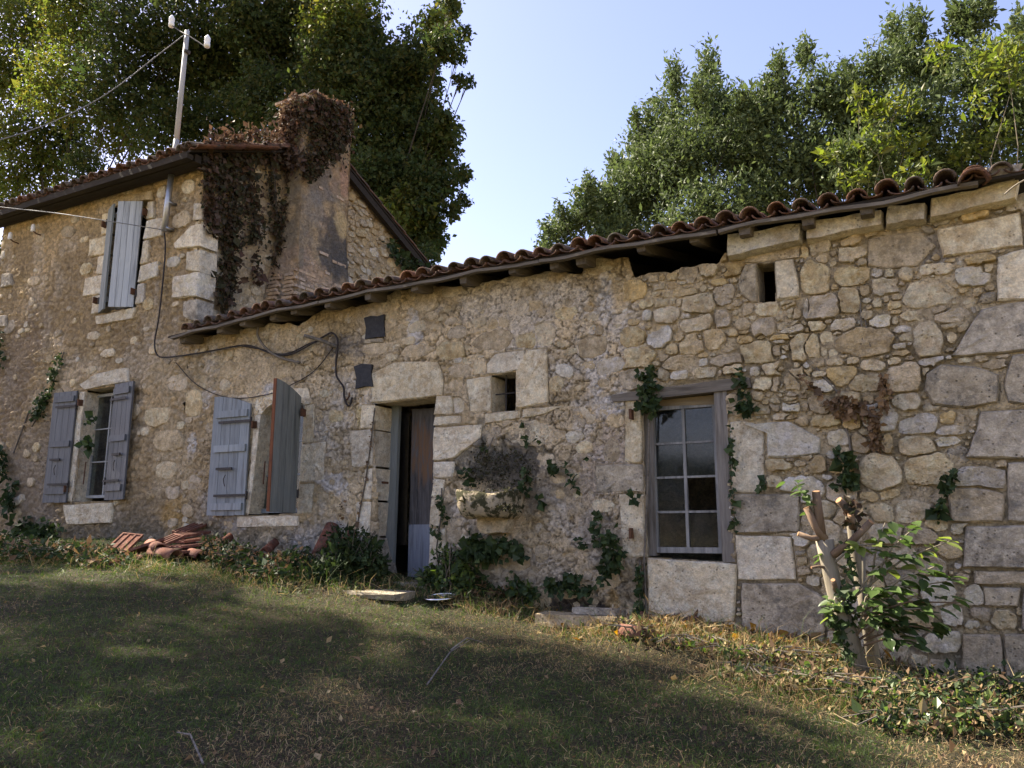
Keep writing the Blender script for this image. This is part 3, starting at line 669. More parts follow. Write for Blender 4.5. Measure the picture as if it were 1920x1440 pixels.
def facade_mesh(name, x0, x1, z0, top, opens, fac, parent, res):
    u = np.arange(x0, x1 + res * .5, res); z = np.arange(z0, float(np.max(top(u))) + res, res)
    U, Z = np.meshgrid(u, z)
    h, zr, zl, zm, q = wall_height(U, Z)
    j = np.clip(((U - fac.u0) / fac.res).astype(int), 0, len(fac.u) - 1); i = np.clip(((Z - fac.z0) / fac.res).astype(int), 0, len(fac.z) - 1)
    L = fac.lab[i, j]
    zone = np.array([s['zone'] for s in fac.stones] + [0])
    under = (L == -2) | ((L >= 0) & (zone[L] == 0))
    soft = (L >= 0) & (zone[L] == 1)
    h = np.where(under, np.where(L == -2, np.minimum(h, -.010), h), h); h = np.where(soft, np.minimum(h, .002), h)
    tp = top(U); Zc = np.minimum(Z, tp)                  # squash the last rows onto the ragged top
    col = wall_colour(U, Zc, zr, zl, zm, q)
    cu, cz = (U[:-1, :-1] + U[1:, 1:]) / 2, (Z[:-1, :-1] + Z[1:, 1:]) / 2
    keep = cz - res * .5 < top(cu)
    for P in opens: keep &= ~inside(P, cu, cz)
    n = np.arange(U.size).reshape(U.shape)
    f = np.stack([n[:-1, :-1], n[:-1, 1:], n[1:, 1:], n[1:, :-1]], -1)[keep]
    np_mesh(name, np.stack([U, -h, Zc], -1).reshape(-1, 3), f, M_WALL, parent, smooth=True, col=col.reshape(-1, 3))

def side_pick(u, z, zone):
    r = random.random()
    if zone == 1:
        return 4 if r < .55 else (0 if r < .9 else 2)
    lowgrey = max(0., min(1., (u + 1.0) / 1.6)) * .12 + max(0., min(1., (1.8 - z) / 1.0)) * .40
    if r < lowgrey: return 3 if random.random() < .6 else 4
    return 1 if r < .20 + lowgrey * .6 else (0 if r < .70 else (4 if r < .86 else 2))

# ---- low wing front
fw_ = Facade(XC, XR, .15, 4.45)
for k in ('door', 'window', 'small', 'slit', 'arch'): fw_.block(OPEN[k])
fw_.block(poly([(1140, 740), (1405, 700), (1408, 730), (1145, 752)]))
fw_.lab[fw_.Z > wall_top_low(fw_.U) - .01] = -2
for nm, pp, mt, h, dp in BLOCKS_WING: fw_.block(poly(pp))
fw_.trace(TRACED, 0)
fw_.block(poly([(860,838),(1005,838),(1005,930),(985,1005),(885,1005),(858,925)]))
fw_.trace(FLUSH, 1)
_zr = zone_right(fw_.U, fw_.Z) > .5; _gf = ground_z(fw_.U, fw_.U * 0)
fw_.fill(_zr & (fw_.Z > _gf - .1), (.13, .085, .055, .035, .022), 0, (200, 500, 1200, 1800, 2200))
fw_.fill((~_zr) & (fw_.Z > _gf - .05), (.12, .08, .05, .03), 1, (14, 40, 110, 160))
facade_mesh('wall', XC, XR, .15, wall_top_low, [OPEN[k] for k in ('door', 'window', 'small', 'slit', 'arch')], fw_, wing, .0125)
wgt = lambda u, z: 1. / (6.865 ** 2 + u * u) ** 1.25
print('wing stones', emit_stones(fw_, front, wing, wgt, 300, side_pick))
for nm, pp, mt, h, dp in BLOCKS_WING: block_part(nm, [tuple(q) for q in poly(pp)], BMATS[mt], h, dp, wing, front)

# ---- tall house front
fh_ = Facade(XL, XC, 1.1, 7.0, .014)
for k in ('w1', 'w3'): fh_.block(OPEN[k])
fh_.lab[fh_.Z > wall_top_tall(fh_.U) - .01] = -2
for nm, pp, mt, h, dp in BLOCKS_HOUSE: fh_.block(poly(pp))
fh_.trace(FLUSH, 1)
fh_.fill(fh_.Z > 1.3, (.12, .08, .05), 1, (10, 30, 60))
facade_mesh('wall', XL, XC, 1.1, wall_top_tall, [OPEN['w1'], OPEN['w3']], fh_, house, .019)
print('house stones', emit_stones(fh_, front, house, wgt, 170, side_pick))
for nm, pp, mt, h, dp in BLOCKS_HOUSE: block_part(nm, [tuple(q) for q in poly(pp)], BMATS[mt], h, dp, house, front)

# ---- gable wall of the tall house (plane X = XC, faces right)
RIDGE_Y, RIDGE_Z, BACK_Y = 2.45, 7.86, 5.0
def gable_top(y): return np.where(y < RIDGE_Y, 6.70 + (RIDGE_Z - 6.70) * (y + .0) / RIDGE_Y, RIDGE_Z - .445 * (y - RIDGE_Y)) - .06
gframe = lambda u, z, out: (XC + out, u, z)
fg_ = Facade(0.0, BACK_Y, 3.9, 8.0, .014)
fg_.lab[fg_.Z > gable_top(fg_.U) - .02] = -2
fg_.fill((fg_.U > 2.3) & (fg_.Z > 4.4), (.12, .085, .06, .04), 0, (40, 200, 300, 300)); fg_.fill((fg_.U < 1.6) & (fg_.Z > 4.2), (.14, .09), 1, (14, 30))
def gable_mesh():
    res = .025
    u = np.arange(0, BACK_Y + .01, res); z = np.arange(3.7, 8.0, res); U, Z = np.meshgrid(u, z)
    f1, f2, cid = worley(U / .11, Z / .09, 3)
    h = .03 * np.clip(1 - f1 * 1.2, 0, 1) + .04 * (fbm(U * 6, Z * 6, 5) - .5) - .02
    Zc = np.minimum(Z, gable_top(U))
    t = fbm(U * 2 + 3, Z * 2, 9, 4)[..., None]
    col = np.array([.42, .33, .20]) * (.75 + .5 * t) * np.ones(U.shape + (1,))
    keep = ((Z[:-1, :-1] - gable_top(U[:-1, :-1])) < 0)
    n = np.arange(U.size).reshape(U.shape); f = np.stack([n[:-1, :-1], n[:-1, 1:], n[1:, 1:], n[1:, :-1]], -1)[keep]
    np_mesh('gable_wall', np.stack([XC + h, U, Zc], -1).reshape(-1, 3), f, M_WALL, house, smooth=True, col=col.reshape(-1, 3))
gable_mesh()
print('gable stones', emit_stones(fg_, gframe, house, lambda u, z: 1., 120, lambda u, z, zn: random.choice([0, 0, 1, 4, 4, 2])))
for z0, z1, w in ((4.05, 4.55, .62), (4.58, 5.0, .34), (5.03, 5.42, .55), (5.45, 5.85, .30)):
    block_part('quoin_stone', [(0.02, z0), (w, z0 + .02), (w - .03, z1), (0.02, z1)], ST_DRESSGREY if z0 < 5 else ST_WHITE, .02, .15, house, gframe)

# ---- other walls of both houses (plain backs, seldom seen)
def plain(name, verts, parent, mat=None):
    m = MB()
    for v in verts: m.add(v, [(0, 1, 2, 3)] if len(v) == 4 else [tuple(range(len(v)))])
    me = m.mesh(name, mat or ST_TAN); return link(name, me, parent)
plain('rear_wall', [[(XL, BACK_Y, 1), (XC, BACK_Y, 1), (XC, BACK_Y, 6.7), (XL, BACK_Y, 6.7)]], house)
plain('end_wall', [[(XL, 0, 1), (XL, BACK_Y, 1), (XL, BACK_Y, 6.68), (XL, RIDGE_Y, 7.78), (XL, 0, 6.62)]], house)
plain('inner_wall', [[(XC - .05, .02, .2), (XC - .05, BACK_Y, .2), (XC - .05, BACK_Y, 4.9), (XC - .05, .02, 4.6)]], house, m_plain('darkened_plaster', (.06, .05, .04), (.10, .085, .065), 4, .95))  # plaster coloured dark to stand in for the unlit room
WB = 4.9
plain('rear_wall', [[(XC, WB, 0), (XR, WB, 0), (XR, WB, 4.5), (XC, WB, 4.5)]], wing)
plain('end_wall', [[(XR, .04, 0), (XR, WB, 0), (XR, WB, 4.45), (XR, 2.5, 4.75), (XR, .04, 4.05)]], wing)

# ================================================================== CORNICE, ROOFS
for pp, mt in (([(1358,440),(1505,414),(1503,450),(1362,482)], 2), ([(1508,415),(1655,389),(1657,420),(1510,451)], 0), ([(1658,385),(1738,376),(1740,410),(1660,424)], 2), ([(1741,372),(1913,332),(1912,369),(1743,411)], 0)):
    block_part('cornice_stone', [tuple(q) for q in poly(pp, -.15)], BMATS[mt], .15, .25, wing, front, .008)

SLOPE = math.atan(.235); SLOPE_T = math.atan(.44)
TERRA = m_stone('lichened_terracotta', (.165, .078, .048), (.095, .055, .038), (.22, .115, .07), pit=.2, lichen=(.07, .062, .045), lamt=.95, bump=.008, gain=1.)
TERRA_RED = m_stone('fresh_terracotta', (.44, .16, .085), (.34, .11, .06), (.52, .25, .16), pit=.2, lichen=(.20, .12, .09), lamt=.7, bump=.006, gain=.48)
def tile_mesh(r0, r1, length, th, up=1, seg=8):
    """half round clay tile, front end at y = 0"""
    V, Fc = [], []; ny = 3
    for sh in (0, 1):
        for j in range(ny):
            t = j / (ny - 1); r = r0 + (r1 - r0) * t - sh * th
            for i in range(seg + 1):
                a = math.pi * i / seg
                V.append((r * math.cos(a), t * length, up * r * math.sin(a) * .95))
    n = seg + 1; o = ny * n
    for j in range(ny - 1):
        for i in range(seg):
            Fc.append((j * n + i, j * n + i + 1, (j + 1) * n + i + 1, (j + 1) * n + i))
            Fc.append((o + j * n + i, o + (j + 1) * n + i, o + (j + 1) * n + i + 1, o + j * n + i + 1))
        for i in (0, seg): Fc.append((j * n + i, (j + 1) * n + i, o + (j + 1) * n + i, o + j * n + i))
    for i in range(seg):
        Fc.append((i, o + i, o + i + 1, i + 1)); q = (ny - 1) * n
        Fc.append((q + i, q + i + 1, o + q + i + 1, o + q + i))
    m = MB(); m.add(V, Fc); return m
TERRA_B = m_stone('grey_weathered_terracotta', (.13, .085, .06), (.08, .06, .048), (.17, .12, .085), pit=.2, lichen=(.10, .092, .07), lamt=.95, bump=.008, gain=1.)
COVER = tile_mesh(.082, .066, .46, .014).mesh('roof_tile', TERRA, True)
COVER_B = tile_mesh(.080, .066, .46, .016).mesh('roof_tile', TERRA_B, True)
CHAN = tile_mesh(.095, .085, .46, .014, -.5).mesh('roof_tile', TERRA, True)
def tiles(parent, xs, zf, y0, slope, rows_obj, rows_all, step=.36):
    RV, RF = [], []; ca, sa = math.cos(slope), math.sin(slope)
    src = {True: COVER, False: CHAN}
    for r in range(rows_all):
        for i, x in enumerate(xs):
            for cov in (True, False):
                xx = x if cov else (x + (xs[i + 1] if i + 1 < len(xs) else x + .21)) / 2
                y = y0 + r * step * ca + random.uniform(-.02, .02) + (0 if cov else .015); z = zf(xx) + r * step * sa + (.044 if cov else .056) + random.uniform(-.010, .012) + .012 * (r > 0)
                e = Euler((slope - .03, random.uniform(-.06, .06), random.uniform(-.05, .05)))
                if r < rows_obj:
                    o = bpy.data.objects.new('roof_tile', COVER_B if cov and random.random() < .45 else src[cov]); COL.objects.link(o); o.parent = parent
                    o.matrix_parent_inverse = Matrix.Translation(parent.location).inverted(); o.location = (xx, y, z); o.rotation_euler = e
                    sc = random.uniform(.86, 1.10); o.scale = (sc, 1, sc)
                elif cov or r < rows_obj + 2:
                    M = Matrix.Translation((xx, y, z)) @ e.to_matrix().to_4x4(); b = len(RV)
                    RV += [M @ v.co for v in src[cov].vertices]; RF += [tuple(b + k for k in p.vertices) for p in src[cov].polygons]
    if RV:
        me = bpy.data.meshes.new('upper_roof_tiles'); me.from_pydata(RV, [], RF); me.materials.append(TERRA)
        o = link('upper_roof_tiles', me, parent); o['kind'] = 'stuff'
TX = [346,369,389,410,432,456,480,499,522.5,550,571,600,625,650,677,705,730,762,792,817,850,882,912,945,977,1012,1045,1085,1115,1152,1190,1234,1274,1316,1360,1405,1455,1501,1552,1606,1662,1714,1772,1826,1878]
xs_low = [wp(x, interp(x, [346, 1045, 1826], [610, 468, 325]), EAVE_LOW_Y)[0] for x in TX]
tiles(wing, xs_low, eave_low, EAVE_LOW_Y, SLOPE, 3, 8)
TXT = [-24,-10,2,14,27,41,56,74,89,106,122,139,156,174,190,209,226,244,261,282,301,319,338,354]
xs_tall = [wp(x, interp(x, [0, 350], [380, 270]), EAVE_TALL_Y)[0] for x in TXT]
tiles(house, xs_tall, eave_tall, EAVE_TALL_Y, SLOPE_T, 2, 9)

def roof_slab(name, parent, x0, x1, zf, y0, y1, slope, th, mat, below):
    m = MB(); n = 10; t = math.tan(slope)
    for i in range(n):
        a, b = x0 + (x1 - x0) * i / n, x0 + (x1 - x0) * (i + 1) / n
        za, zb = zf(a) - below, zf(b) - below; d = (y1 - y0) * t
        m.add([(a, y0, za), (b, y0, zb), (b, y1, zb + d), (a, y1, za + d), (a, y0, za + th), (b, y0, zb + th), (b, y1, zb + d + th), (a, y1, za + d + th)],
              [(0, 3, 2, 1), (4, 5, 6, 7), (0, 1, 5, 4), (2, 3, 7, 6)] + ([(0, 4, 7, 3)] if i == 0 else []) + ([(1, 2, 6, 5)] if i == n - 1 else []))
    return m.build(name, mat, parent)
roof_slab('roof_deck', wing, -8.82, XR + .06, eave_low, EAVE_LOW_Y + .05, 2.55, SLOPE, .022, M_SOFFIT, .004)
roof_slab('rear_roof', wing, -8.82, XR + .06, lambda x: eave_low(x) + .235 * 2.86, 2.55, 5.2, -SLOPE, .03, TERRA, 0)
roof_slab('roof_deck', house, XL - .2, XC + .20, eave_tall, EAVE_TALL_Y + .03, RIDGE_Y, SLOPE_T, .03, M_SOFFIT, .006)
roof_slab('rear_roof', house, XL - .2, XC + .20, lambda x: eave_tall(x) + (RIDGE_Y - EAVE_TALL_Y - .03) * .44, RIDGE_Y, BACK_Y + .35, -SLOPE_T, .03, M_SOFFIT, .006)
# eave boards of the wing, three weathered lengths laid under the tiles
for a, b, d in ((-8.72, -6.2, 0), (-6.19, -3.35, .008), (-3.34, -1.62, -.004), (-1.60, .35, .004)):
    m = MB(); n = 12
    for i in range(n):
        p, q = a + (b - a) * i / n, a + (b - a) * (i + 1) / n
        y0, y1 = EAVE_LOW_Y + .015 + d, EAVE_LOW_Y + .075 + d
        m.add([(x, y, eave_low(x) - .006 - o + .010 * math.sin(x * 4.3) + .008 * math.sin(x * 9.1 + 1)) for x in (p, q) for y in (y0, y1) for o in (.0, .030)], [(0, 1, 3, 2), (4, 6, 7, 5), (0, 4, 5, 1), (2, 3, 7, 6), (0, 2, 6, 4), (1, 5, 7, 3)])
    m.build('eave_board', M_OLDWOOD, wing)
def rafter(parent, x, z, y0, y1, slope, w, h, mat):
    m = MB(); L = (y1 - y0); t = math.tan(slope)
    v = []
    for y, sc in ((y0, .82), (y0 + .05, 1.), (y1, 1.)):
        for dx, dz in ((-w / 2, 0), (w / 2, 0), (w / 2 * .85, -h * sc), (-w / 2 * .85, -h * sc)):
            v.append((x + dx + random.uniform(-.006, .006), y, z + (y - y0) * t + dz + random.uniform(-.005, .005)))
    m.add(v, [(0, 1, 2, 3), (8, 11, 10, 9)] + [(g * 4 + i, g * 4 + 4 + i, g * 4 + 4 + (i + 1) % 4, g * 4 + (i + 1) % 4) for g in (0, 1) for i in range(4)])
    m.build('rafter', mat, parent)
for px, py in [(345,637),(417,624),(460,616),(512,602),(555,598),(620,582),(695,570),(782,548),(872,533),(965,514),(1040,500),(1090,490),(1205,473),(1305,460),(1398,438),(1515,408),(1625,390)]:
    x = wp(px, py, -.24)[0]
    rafter(wing, x, eave_low(x) - .010 + .02, -.27 + random.uniform(-.03, .03), 2.4, SLOPE, random.uniform(.085, .115), random.uniform(.10, .135), M_RAFTER)
# tall house: stepped dark boards under the eave and the rafter feet behind them
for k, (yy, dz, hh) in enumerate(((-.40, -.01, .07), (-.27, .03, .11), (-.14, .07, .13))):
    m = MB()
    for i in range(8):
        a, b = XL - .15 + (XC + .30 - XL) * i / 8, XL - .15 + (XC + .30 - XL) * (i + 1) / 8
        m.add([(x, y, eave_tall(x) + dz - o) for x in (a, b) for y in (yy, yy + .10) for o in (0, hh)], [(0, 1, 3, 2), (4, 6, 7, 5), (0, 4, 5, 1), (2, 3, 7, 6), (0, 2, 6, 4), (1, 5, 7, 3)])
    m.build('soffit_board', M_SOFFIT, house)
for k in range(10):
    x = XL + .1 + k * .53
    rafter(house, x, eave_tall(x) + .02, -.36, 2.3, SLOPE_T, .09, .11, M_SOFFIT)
# verge of the rear slope, with its barge rafter and covering tiles
zr0 = eave_tall(XC) + (RIDGE_Y - EAVE_TALL_Y - .03) * .44
m = MB(); y1 = BACK_Y + .4
m.add([(x, y, zr0 - (y - RIDGE_Y) * .44 - o) for x in (XC + .10, XC + .19) for y in (RIDGE_Y, y1) for o in (.03, .16)], [(0, 1, 3, 2), (4, 6, 7, 5), (0, 4, 5, 1), (2, 3, 7, 6), (0, 2, 6, 4), (1, 5, 7, 3)])
m.build('barge_rafter', M_SOFFIT, house)
for k in range(8):
    o = bpy.data.objects.new('verge_tile', COVER); COL.objects.link(o); o.parent = house; o.matrix_parent_inverse = Matrix.Translation(house.location).inverted()
    y = RIDGE_Y + .46 + k * .36; o.location = (XC + .14, y, zr0 - (y - RIDGE_Y) * .44 + .04); o.rotation_euler = (-math.atan(.44) + math.pi * 0, 0, math.pi)
    o.rotation_euler = Euler((math.atan(.44), 0, math.pi))
for k in range(7):
    o = bpy.data.objects.new('verge_tile', COVER); COL.objects.link(o); o.parent = house; o.matrix_parent_inverse = Matrix.Translation(house.location).inverted()
    y = EAVE_TALL_Y + k * .36; o.location = (XC + .12, y, eave_tall(XC) + (y - EAVE_TALL_Y) * .44 + .05); o.rotation_euler = (SLOPE_T, 0, random.uniform(-.05, .05))
for k in range(13):
    o = bpy.data.objects.new('ridge_tile', COVER); COL.objects.link(o); o.parent = house; o.matrix_parent_inverse = Matrix.Translation(house.location).inverted()
    o.location = (XL + k * .4, RIDGE_Y, zr0 + .05); o.rotation_euler = (0, 0, -math.pi / 2); o.scale = (1.3, 1, 1.2)
# the odd stone and larger verge tile at the right end of the wing's eave
o = bpy.data.objects.new('verge_tile', COVER); COL.objects.link(o); o.parent = wing; o.matrix_parent_inverse = Matrix.Translation(wing.location).inverted()
P = wp(1828, 345, EAVE_LOW_Y - .05); o.location = (P[0], P[1], P[2] + .02); o.rotation_euler = (SLOPE, 0, .08); o.scale = (1.35, 1, 1.35)
P = wp(1878, 312, EAVE_LOW_Y)
m = MB(); m.box((P[0], P[1] + .2, P[2] + .02), (.24, .3, .09), Euler((.2, .12, .1)), .03)
o = m.build('capping_stone', ST_GREY, wing)

# ================================================================== CHIMNEY
CHX0, CHX1, CHY0, CHY1, CHZ0, CHZ1 = XC - .15, -8.36, 1.45, 2.52, 4.2, 8.22
def chimney():
    M = thing('chimney', None, None) if False else None
    res = .022
    def grow(z): return .11 * sstep(6.4, 4.6, z)
    V, Fc, C = [], [], []
    def face(U, Z, fx, patch):
        b = len(V); h = .045 * (fbm(U * 5, Z * 5, 3, 4) - .5) + .030 * (fbm(U * 16, Z * 16, 9, 3) - .5)
        p = fx(U, Z, h); V.extend(p.reshape(-1, 3))
        t = fbm(U * 2.2 + 6, Z * 2.2 + 1, 5, 5)
        c = np.array([.37, .275, .16]) * (.70 + .6 * t[..., None]) * (.72 + .5 * fbm(U * 17, Z * 17, 25, 4)[..., None])
        grey = sstep(.50, .62, fbm(U * 2.7 + 14, Z * 1.9 + 70, 35, 5))[..., None] * .65
        c = c * (1 - grey) + grey * np.array([.19, .165, .125])
        pink = sstep(.52, .66, fbm(U * 3 + 40, Z * 3, 15, 4))[..., None] * .3
        c = c * (1 - pink) + pink * np.array([.42, .27, .19])
        for (px, py, rx, ry, cc, k) in patch:
            q = xp(px, py, CHX1); q2 = xp(px + 1, py, CHX1); q3 = xp(px, py + 1, CHX1)
            d = np.hypot((U - q[1]) / (rx * abs(q2[1] - q[1])), (Z - q[2]) / (ry * abs(q3[2] - q[2]))) + (fbm(U * 5 + px, Z * 5 + py, 8, 5) - .5) * 1.7
            m = (sstep(1.15, .6, d) * k)[..., None]; c = c * (1 - m) + m * np.array(cc)
        C.extend(c.reshape(-1, 3)); n = np.arange(U.size).reshape(U.shape) + b
        Fc.extend(np.stack([n[:-1, :-1], n[:-1, 1:], n[1:, 1:], n[1:, :-1]], -1).reshape(-1, 4))
    z = np.arange(CHZ0, CHZ1 + res, res)
    soot = (.085, .08, .072)
    U, Z = np.meshgrid(np.arange(CHY0, CHY1 + res, res), z)
    pr = lambda z: grow(z)
    face(U, Z, lambda u, z, h: np.stack([CHX1 + h + grow(z), u + (u - (CHY0 + CHY1) / 2) * grow(z) * 1.2, z], -1),
         [(620, 460, 34, 55, soot, .85), (640, 500, 24, 50, soot, .8), (600, 345, 26, 45, (.20, .18, .155), .75), (590, 390, 20, 40, (.22, .2, .17), .6), (648, 330, 14, 40, (.40, .24, .16), .7), (640, 420, 16, 26, (.46, .35, .18), .95), (655, 240, 10, 40, (.25, .23, .20), .7), (590, 520, 30, 20, (.42, .29, .18), .8), (640, 560, 40, 30, (.40, .30, .20), .7)])
    U, Z = np.meshgrid(np.arange(CHX0, CHX1 + res, res), z)
    face(U, Z, lambda u, z, h: np.stack([np.where(u > CHX1 - .03, u + grow(z), u), CHY0 - h - grow(z) * 2.4 * np.clip((CHX1 + .11 - u) / .45, .25, 1), z], -1), [])
    face(U[:, ::-1], Z, lambda u, z, h: np.stack([u, CHY1 + h + grow(z) * .7, z], -1), [])
    U, Z = np.meshgrid(np.arange(CHY0, CHY1 + res, res)[::-1], z)
    face(U, Z, lambda u, z, h: np.stack([CHX0 + 0 * z, u, z], -1), [])
    me = np_mesh('chimney', V, Fc, M_WALL, house, smooth=True, col=np.array(C))
    MB().box(((CHX0 + CHX1) / 2, (CHY0 + CHY1) / 2, CHZ1 - .03), (CHX1 - CHX0 - .02, CHY1 - CHY0 - .02, .05)).build('chimney_top', ST_TAN, house)
    BR = m_stone('pale_brick', (.34, .235, .145), (.28, .19, .115), (.38, .28, .18), pit=.1, lamt=.3, bump=.006)
    bm = {}
    for L in (.21, .20, .10):
        bm[L] = MB().box((0, 0, 0), (L, .05, .042), None, .003).mesh('brick', BR)
    def brick(loc, rz, L):
        o = bpy.data.objects.new('brick', bm[L]); COL.objects.link(o); o.parent = me; o.location = loc; o.rotation_euler = (random.uniform(-.02, .02), random.uniform(-.02, .02), rz)
    for r in range(13):
        zz = 4.62 + r * .062; g = float(grow(np.array(zz)))
        for k in range(6):
            y = CHY0 - .02 + (.10 if r % 2 else .0) + k * .215
            if y > CHY1 or random.random() < .12 + .06 * max(0, r - 6): continue
            brick((CHX1 + g - .012 + random.uniform(-.006, .004), y + .03, zz + random.uniform(-.004, .004)), math.pi / 2, random.choice((.21, .20)))
        for k in range(2):
            if random.random() < .15: continue
            brick((CHX1 + g - .11 - k * .21 - (.05 if r % 2 else 0), CHY0 - g * 2.4 * float(np.clip((.22 + k * .21) / .45, .25, 1)) + .014, zz), 0, .20)
    for k in range(16):
        zz = random.choice([6.75 + .062 * q for q in range(12)] + [5.5 + .062 * q for q in range(6)]); g = float(grow(np.array(zz)))
        brick((CHX1 + g - .016 + random.uniform(-.005, .006), random.uniform(CHY0 + .12, CHY1 - .12), zz), math.pi / 2, random.choice((.20, .10)))
    for k in range(5):
        brick((CHX1 + .03, CHY0 + .12 + k * .215, CHZ1 + .025), math.pi / 2, .21)
    for k in range(3): brick((CHX1 - .07 - k * .215, CHY0 - .03, CHZ1 + .025), 0, .21)
    for k, (dx, dy) in enumerate(((-.30, .2), (-.30, .75))):
        o = bpy.data.objects.new('cap_tile', COVER); COL.objects.link(o); o.parent = me; o.location = (CHX1 + .05, CHY0 + dy, CHZ1 + .12); o.rotation_euler = (-.32, 0, math.pi / 2); o.scale = (1.4, 1.2, 1.4)
chimney()

# ================================================================== JOINERY
def part_empty(name, parent, loc, rz=0., label=None):
    o = bpy.data.objects.new(name, None); o.empty_display_size = .1; COL.objects.link(o); o.parent = parent
    o.matrix_parent_inverse = Matrix.Translation(parent.location).inverted(); o.location = loc; o.rotation_euler = (0, 0, rz)
    if label: o['label'] = label
    return o
def sub(name, mb, mat, parent):
    o = bpy.data.objects.new(name, mb.mesh(name, mat)); COL.objects.link(o); o.parent = parent; return o
def shutter(parent, hinge, width, H, ang, mat, label, npl=4, arch=0., side=1, battens=(.10, .52, .93), straps=(.16, .86), edge=None, latch=True, back_battens=False):
    """hinge: world point at the foot of the hinge edge. side +1: leaf runs to +x when shut"""
    sh = part_empty('shutter', parent, hinge, ang, label)
    top = lambda t: H - arch * (1 - t) ** 1.8          # t = 0 at hinge, 1 at the free edge
    w = width / npl
    for i in range(npl):
        a, b = i * w + .0025, (i + 1) * w - .0025
        pts = [(side * a, 0, random.uniform(-.004, .004)), (side * b, 0, random.uniform(-.004, .004))] + [(side * q, 0, top(q / width)) for q in (b, (a + b) / 2, a)]
        sub('plank', MB().prism(pts, (0, .027, 0)), mat, sh)
    yb = .045 if back_battens else -.013
    for t in battens:
        sub('batten', MB().box((side * width * .47, yb, H * t), (width * .84, .026, .085), None, .002), mat, sh)
    for t in straps:
        m = MB().box((side * width * .36, yb - .0 - (.016 if not back_battens else -.016), H * t), (width * .86, .006, .03)); m.tube([(-side * .02, 0, H * t - .05), (-side * .02, 0, H * t + .05)], .014, 6)
        sub('hinge', m, M_IRON, sh)
    if latch:
        sub('latch', MB().box((side * width * .55, yb - .02, H * .38), (width * .42, .02, .03)), M_IRON, sh)
        sub('hook', MB().tube([(side * width * .5 + q, -.03, H * .33 - p) for q, p in ((0, 0), (-.03, .05), (-.02, .10), (.0, .14))], .006, 5), M_IRON, sh)
    if edge:
        sub('free_edge', MB().box((side * (width + .007), .0135, H / 2), (.014, .034, H * .995)), edge, sh)
    return sh
def fit_angle(hinge, width, target, lo, hi, side, H):
    best = None
    for k in range(200):
        th = lo + (hi - lo) * k / 199
        q = np.array(hinge) + width * np.array([side * math.cos(th), side * math.sin(th), 0]) - CAM
        x = 960 + F * (q @ _R) / (q @ _FW); e = abs(x - target)
        if best is None or e < best[0]: best = (e, th)
    return best[1]
def ht(top, bot): return wp(*top)[2] - wp(*bot)[2]
# lower left window
h = wp(129, 942); shutter(house, (h[0], -.05, h[2]), h[0] - wp(91, 944)[0], ht((153, 733), (129, 942)), .10, M_BLUEDARK, 'slate blue left shutter folded back, glinting on its batten', side=-1, arch=0)
h = wp(201, 938); shutter(house, (h[0], -.05, h[2]), wp(241, 937)[0] - h[0], ht((226, 721), (201, 938)), -.08, M_BLUEDARK, 'slate blue right shutter folded back against the wall', side=1)
# arched window
h = wp(463, 966); wsh = h[0] - wp(398, 963)[0]
shutter(wing, (h[0], -.05, h[2]), wsh, ht((466, 740), (463, 966)), .07, M_BLUE, 'blue left shutter with curved top folded back', side=-1, arch=.13, battens=(.07, .55, .84), straps=(.16, .77))
h = wp(558, 962); hh = (h[0], -.03, h[2]); th = fit_angle(hh, wsh * .96, 505, .15, 2.2, -1, 0)
shutter(wing, hh, wsh * .96, ht((560, 728), (558, 962)), th, M_GREENGREY, 'grey green right shutter swung half shut with a rust red edge', side=-1, arch=.12, battens=(.1, .5, .85), straps=(.15, .82), edge=M_RUSTPAINT, latch=False, back_battens=True)
# upper window
h = wp(253, 576); hh = (h[0], -.03, h[2]); th = math.radians(29)
w3 = min((abs(960 + F * ((np.array(hh) - w * np.array([math.cos(th), math.sin(th), 0]) - CAM) @ _R) / ((np.array(hh) - w * np.array([math.cos(th), math.sin(th), 0]) - CAM) @ _FW) - 202), w) for w in np.arange(.3, 1., .005))[1]
shutter(house, hh, float(w3), ht((276, 377), (253, 576)), th, M_BLUEPALE, 'pale blue board shutter swung half open', side=-1, battens=(.1, .5, .9), straps=(.12, .88), latch=False, back_battens=True)
h = wp(187, 588); hh = (h[0], -.03, h[2]); th = fit_angle(hh, .30, 193, -.2, -1.6, 1, 0)
shutter(house, hh, .30, ht((214, 392), (187, 588)), th, M_GREENGREY, 'narrow grey shutter leaf seen edge on', npl=2, side=1, battens=(.1, .9), straps=(.12, .88), latch=False, back_battens=True)

GL = NT('dusty_glass'); _p = GL.coord(True)
GL.b.inputs['Specular IOR Level'].default_value = .5
_d = GL.ramp(GL.noise(_p, 9, 6, .7), (.40, G3(.04)), (.80, G3(.22)))
GL.done((.07, .075, .08), .2)
_tr = GL.n('BsdfTransparent'); _tr.inputs[0].default_value = (.75, .8, .8, 1)
_mx = GL.n('MixShader'); GL.l(_d, _mx.inputs[0]); GL.l(_tr.outputs[0], _mx.inputs[1]); GL.l(GL.b.outputs[0], _mx.inputs[2])
_gl = GL.n('BsdfGlossy', Roughness=.08); _gl.inputs[0].default_value = (.9, .9, .9, 1)
_fr = GL.n('Fresnel', IOR=1.5); _m2 = GL.n('MixShader'); GL.l(GL.math('MULTIPLY', _fr.outputs[0], GL.math('SUBTRACT', 1., GL.n('NewGeometry').outputs['Backfacing'])), _m2.inputs[0]); GL.l(_mx.outputs[0], _m2.inputs[1]); GL.l(_gl.outputs[0], _m2.inputs[2]); GL.l(_m2.outputs[0], GL.out.inputs[0])
M_GLASS = GL.m

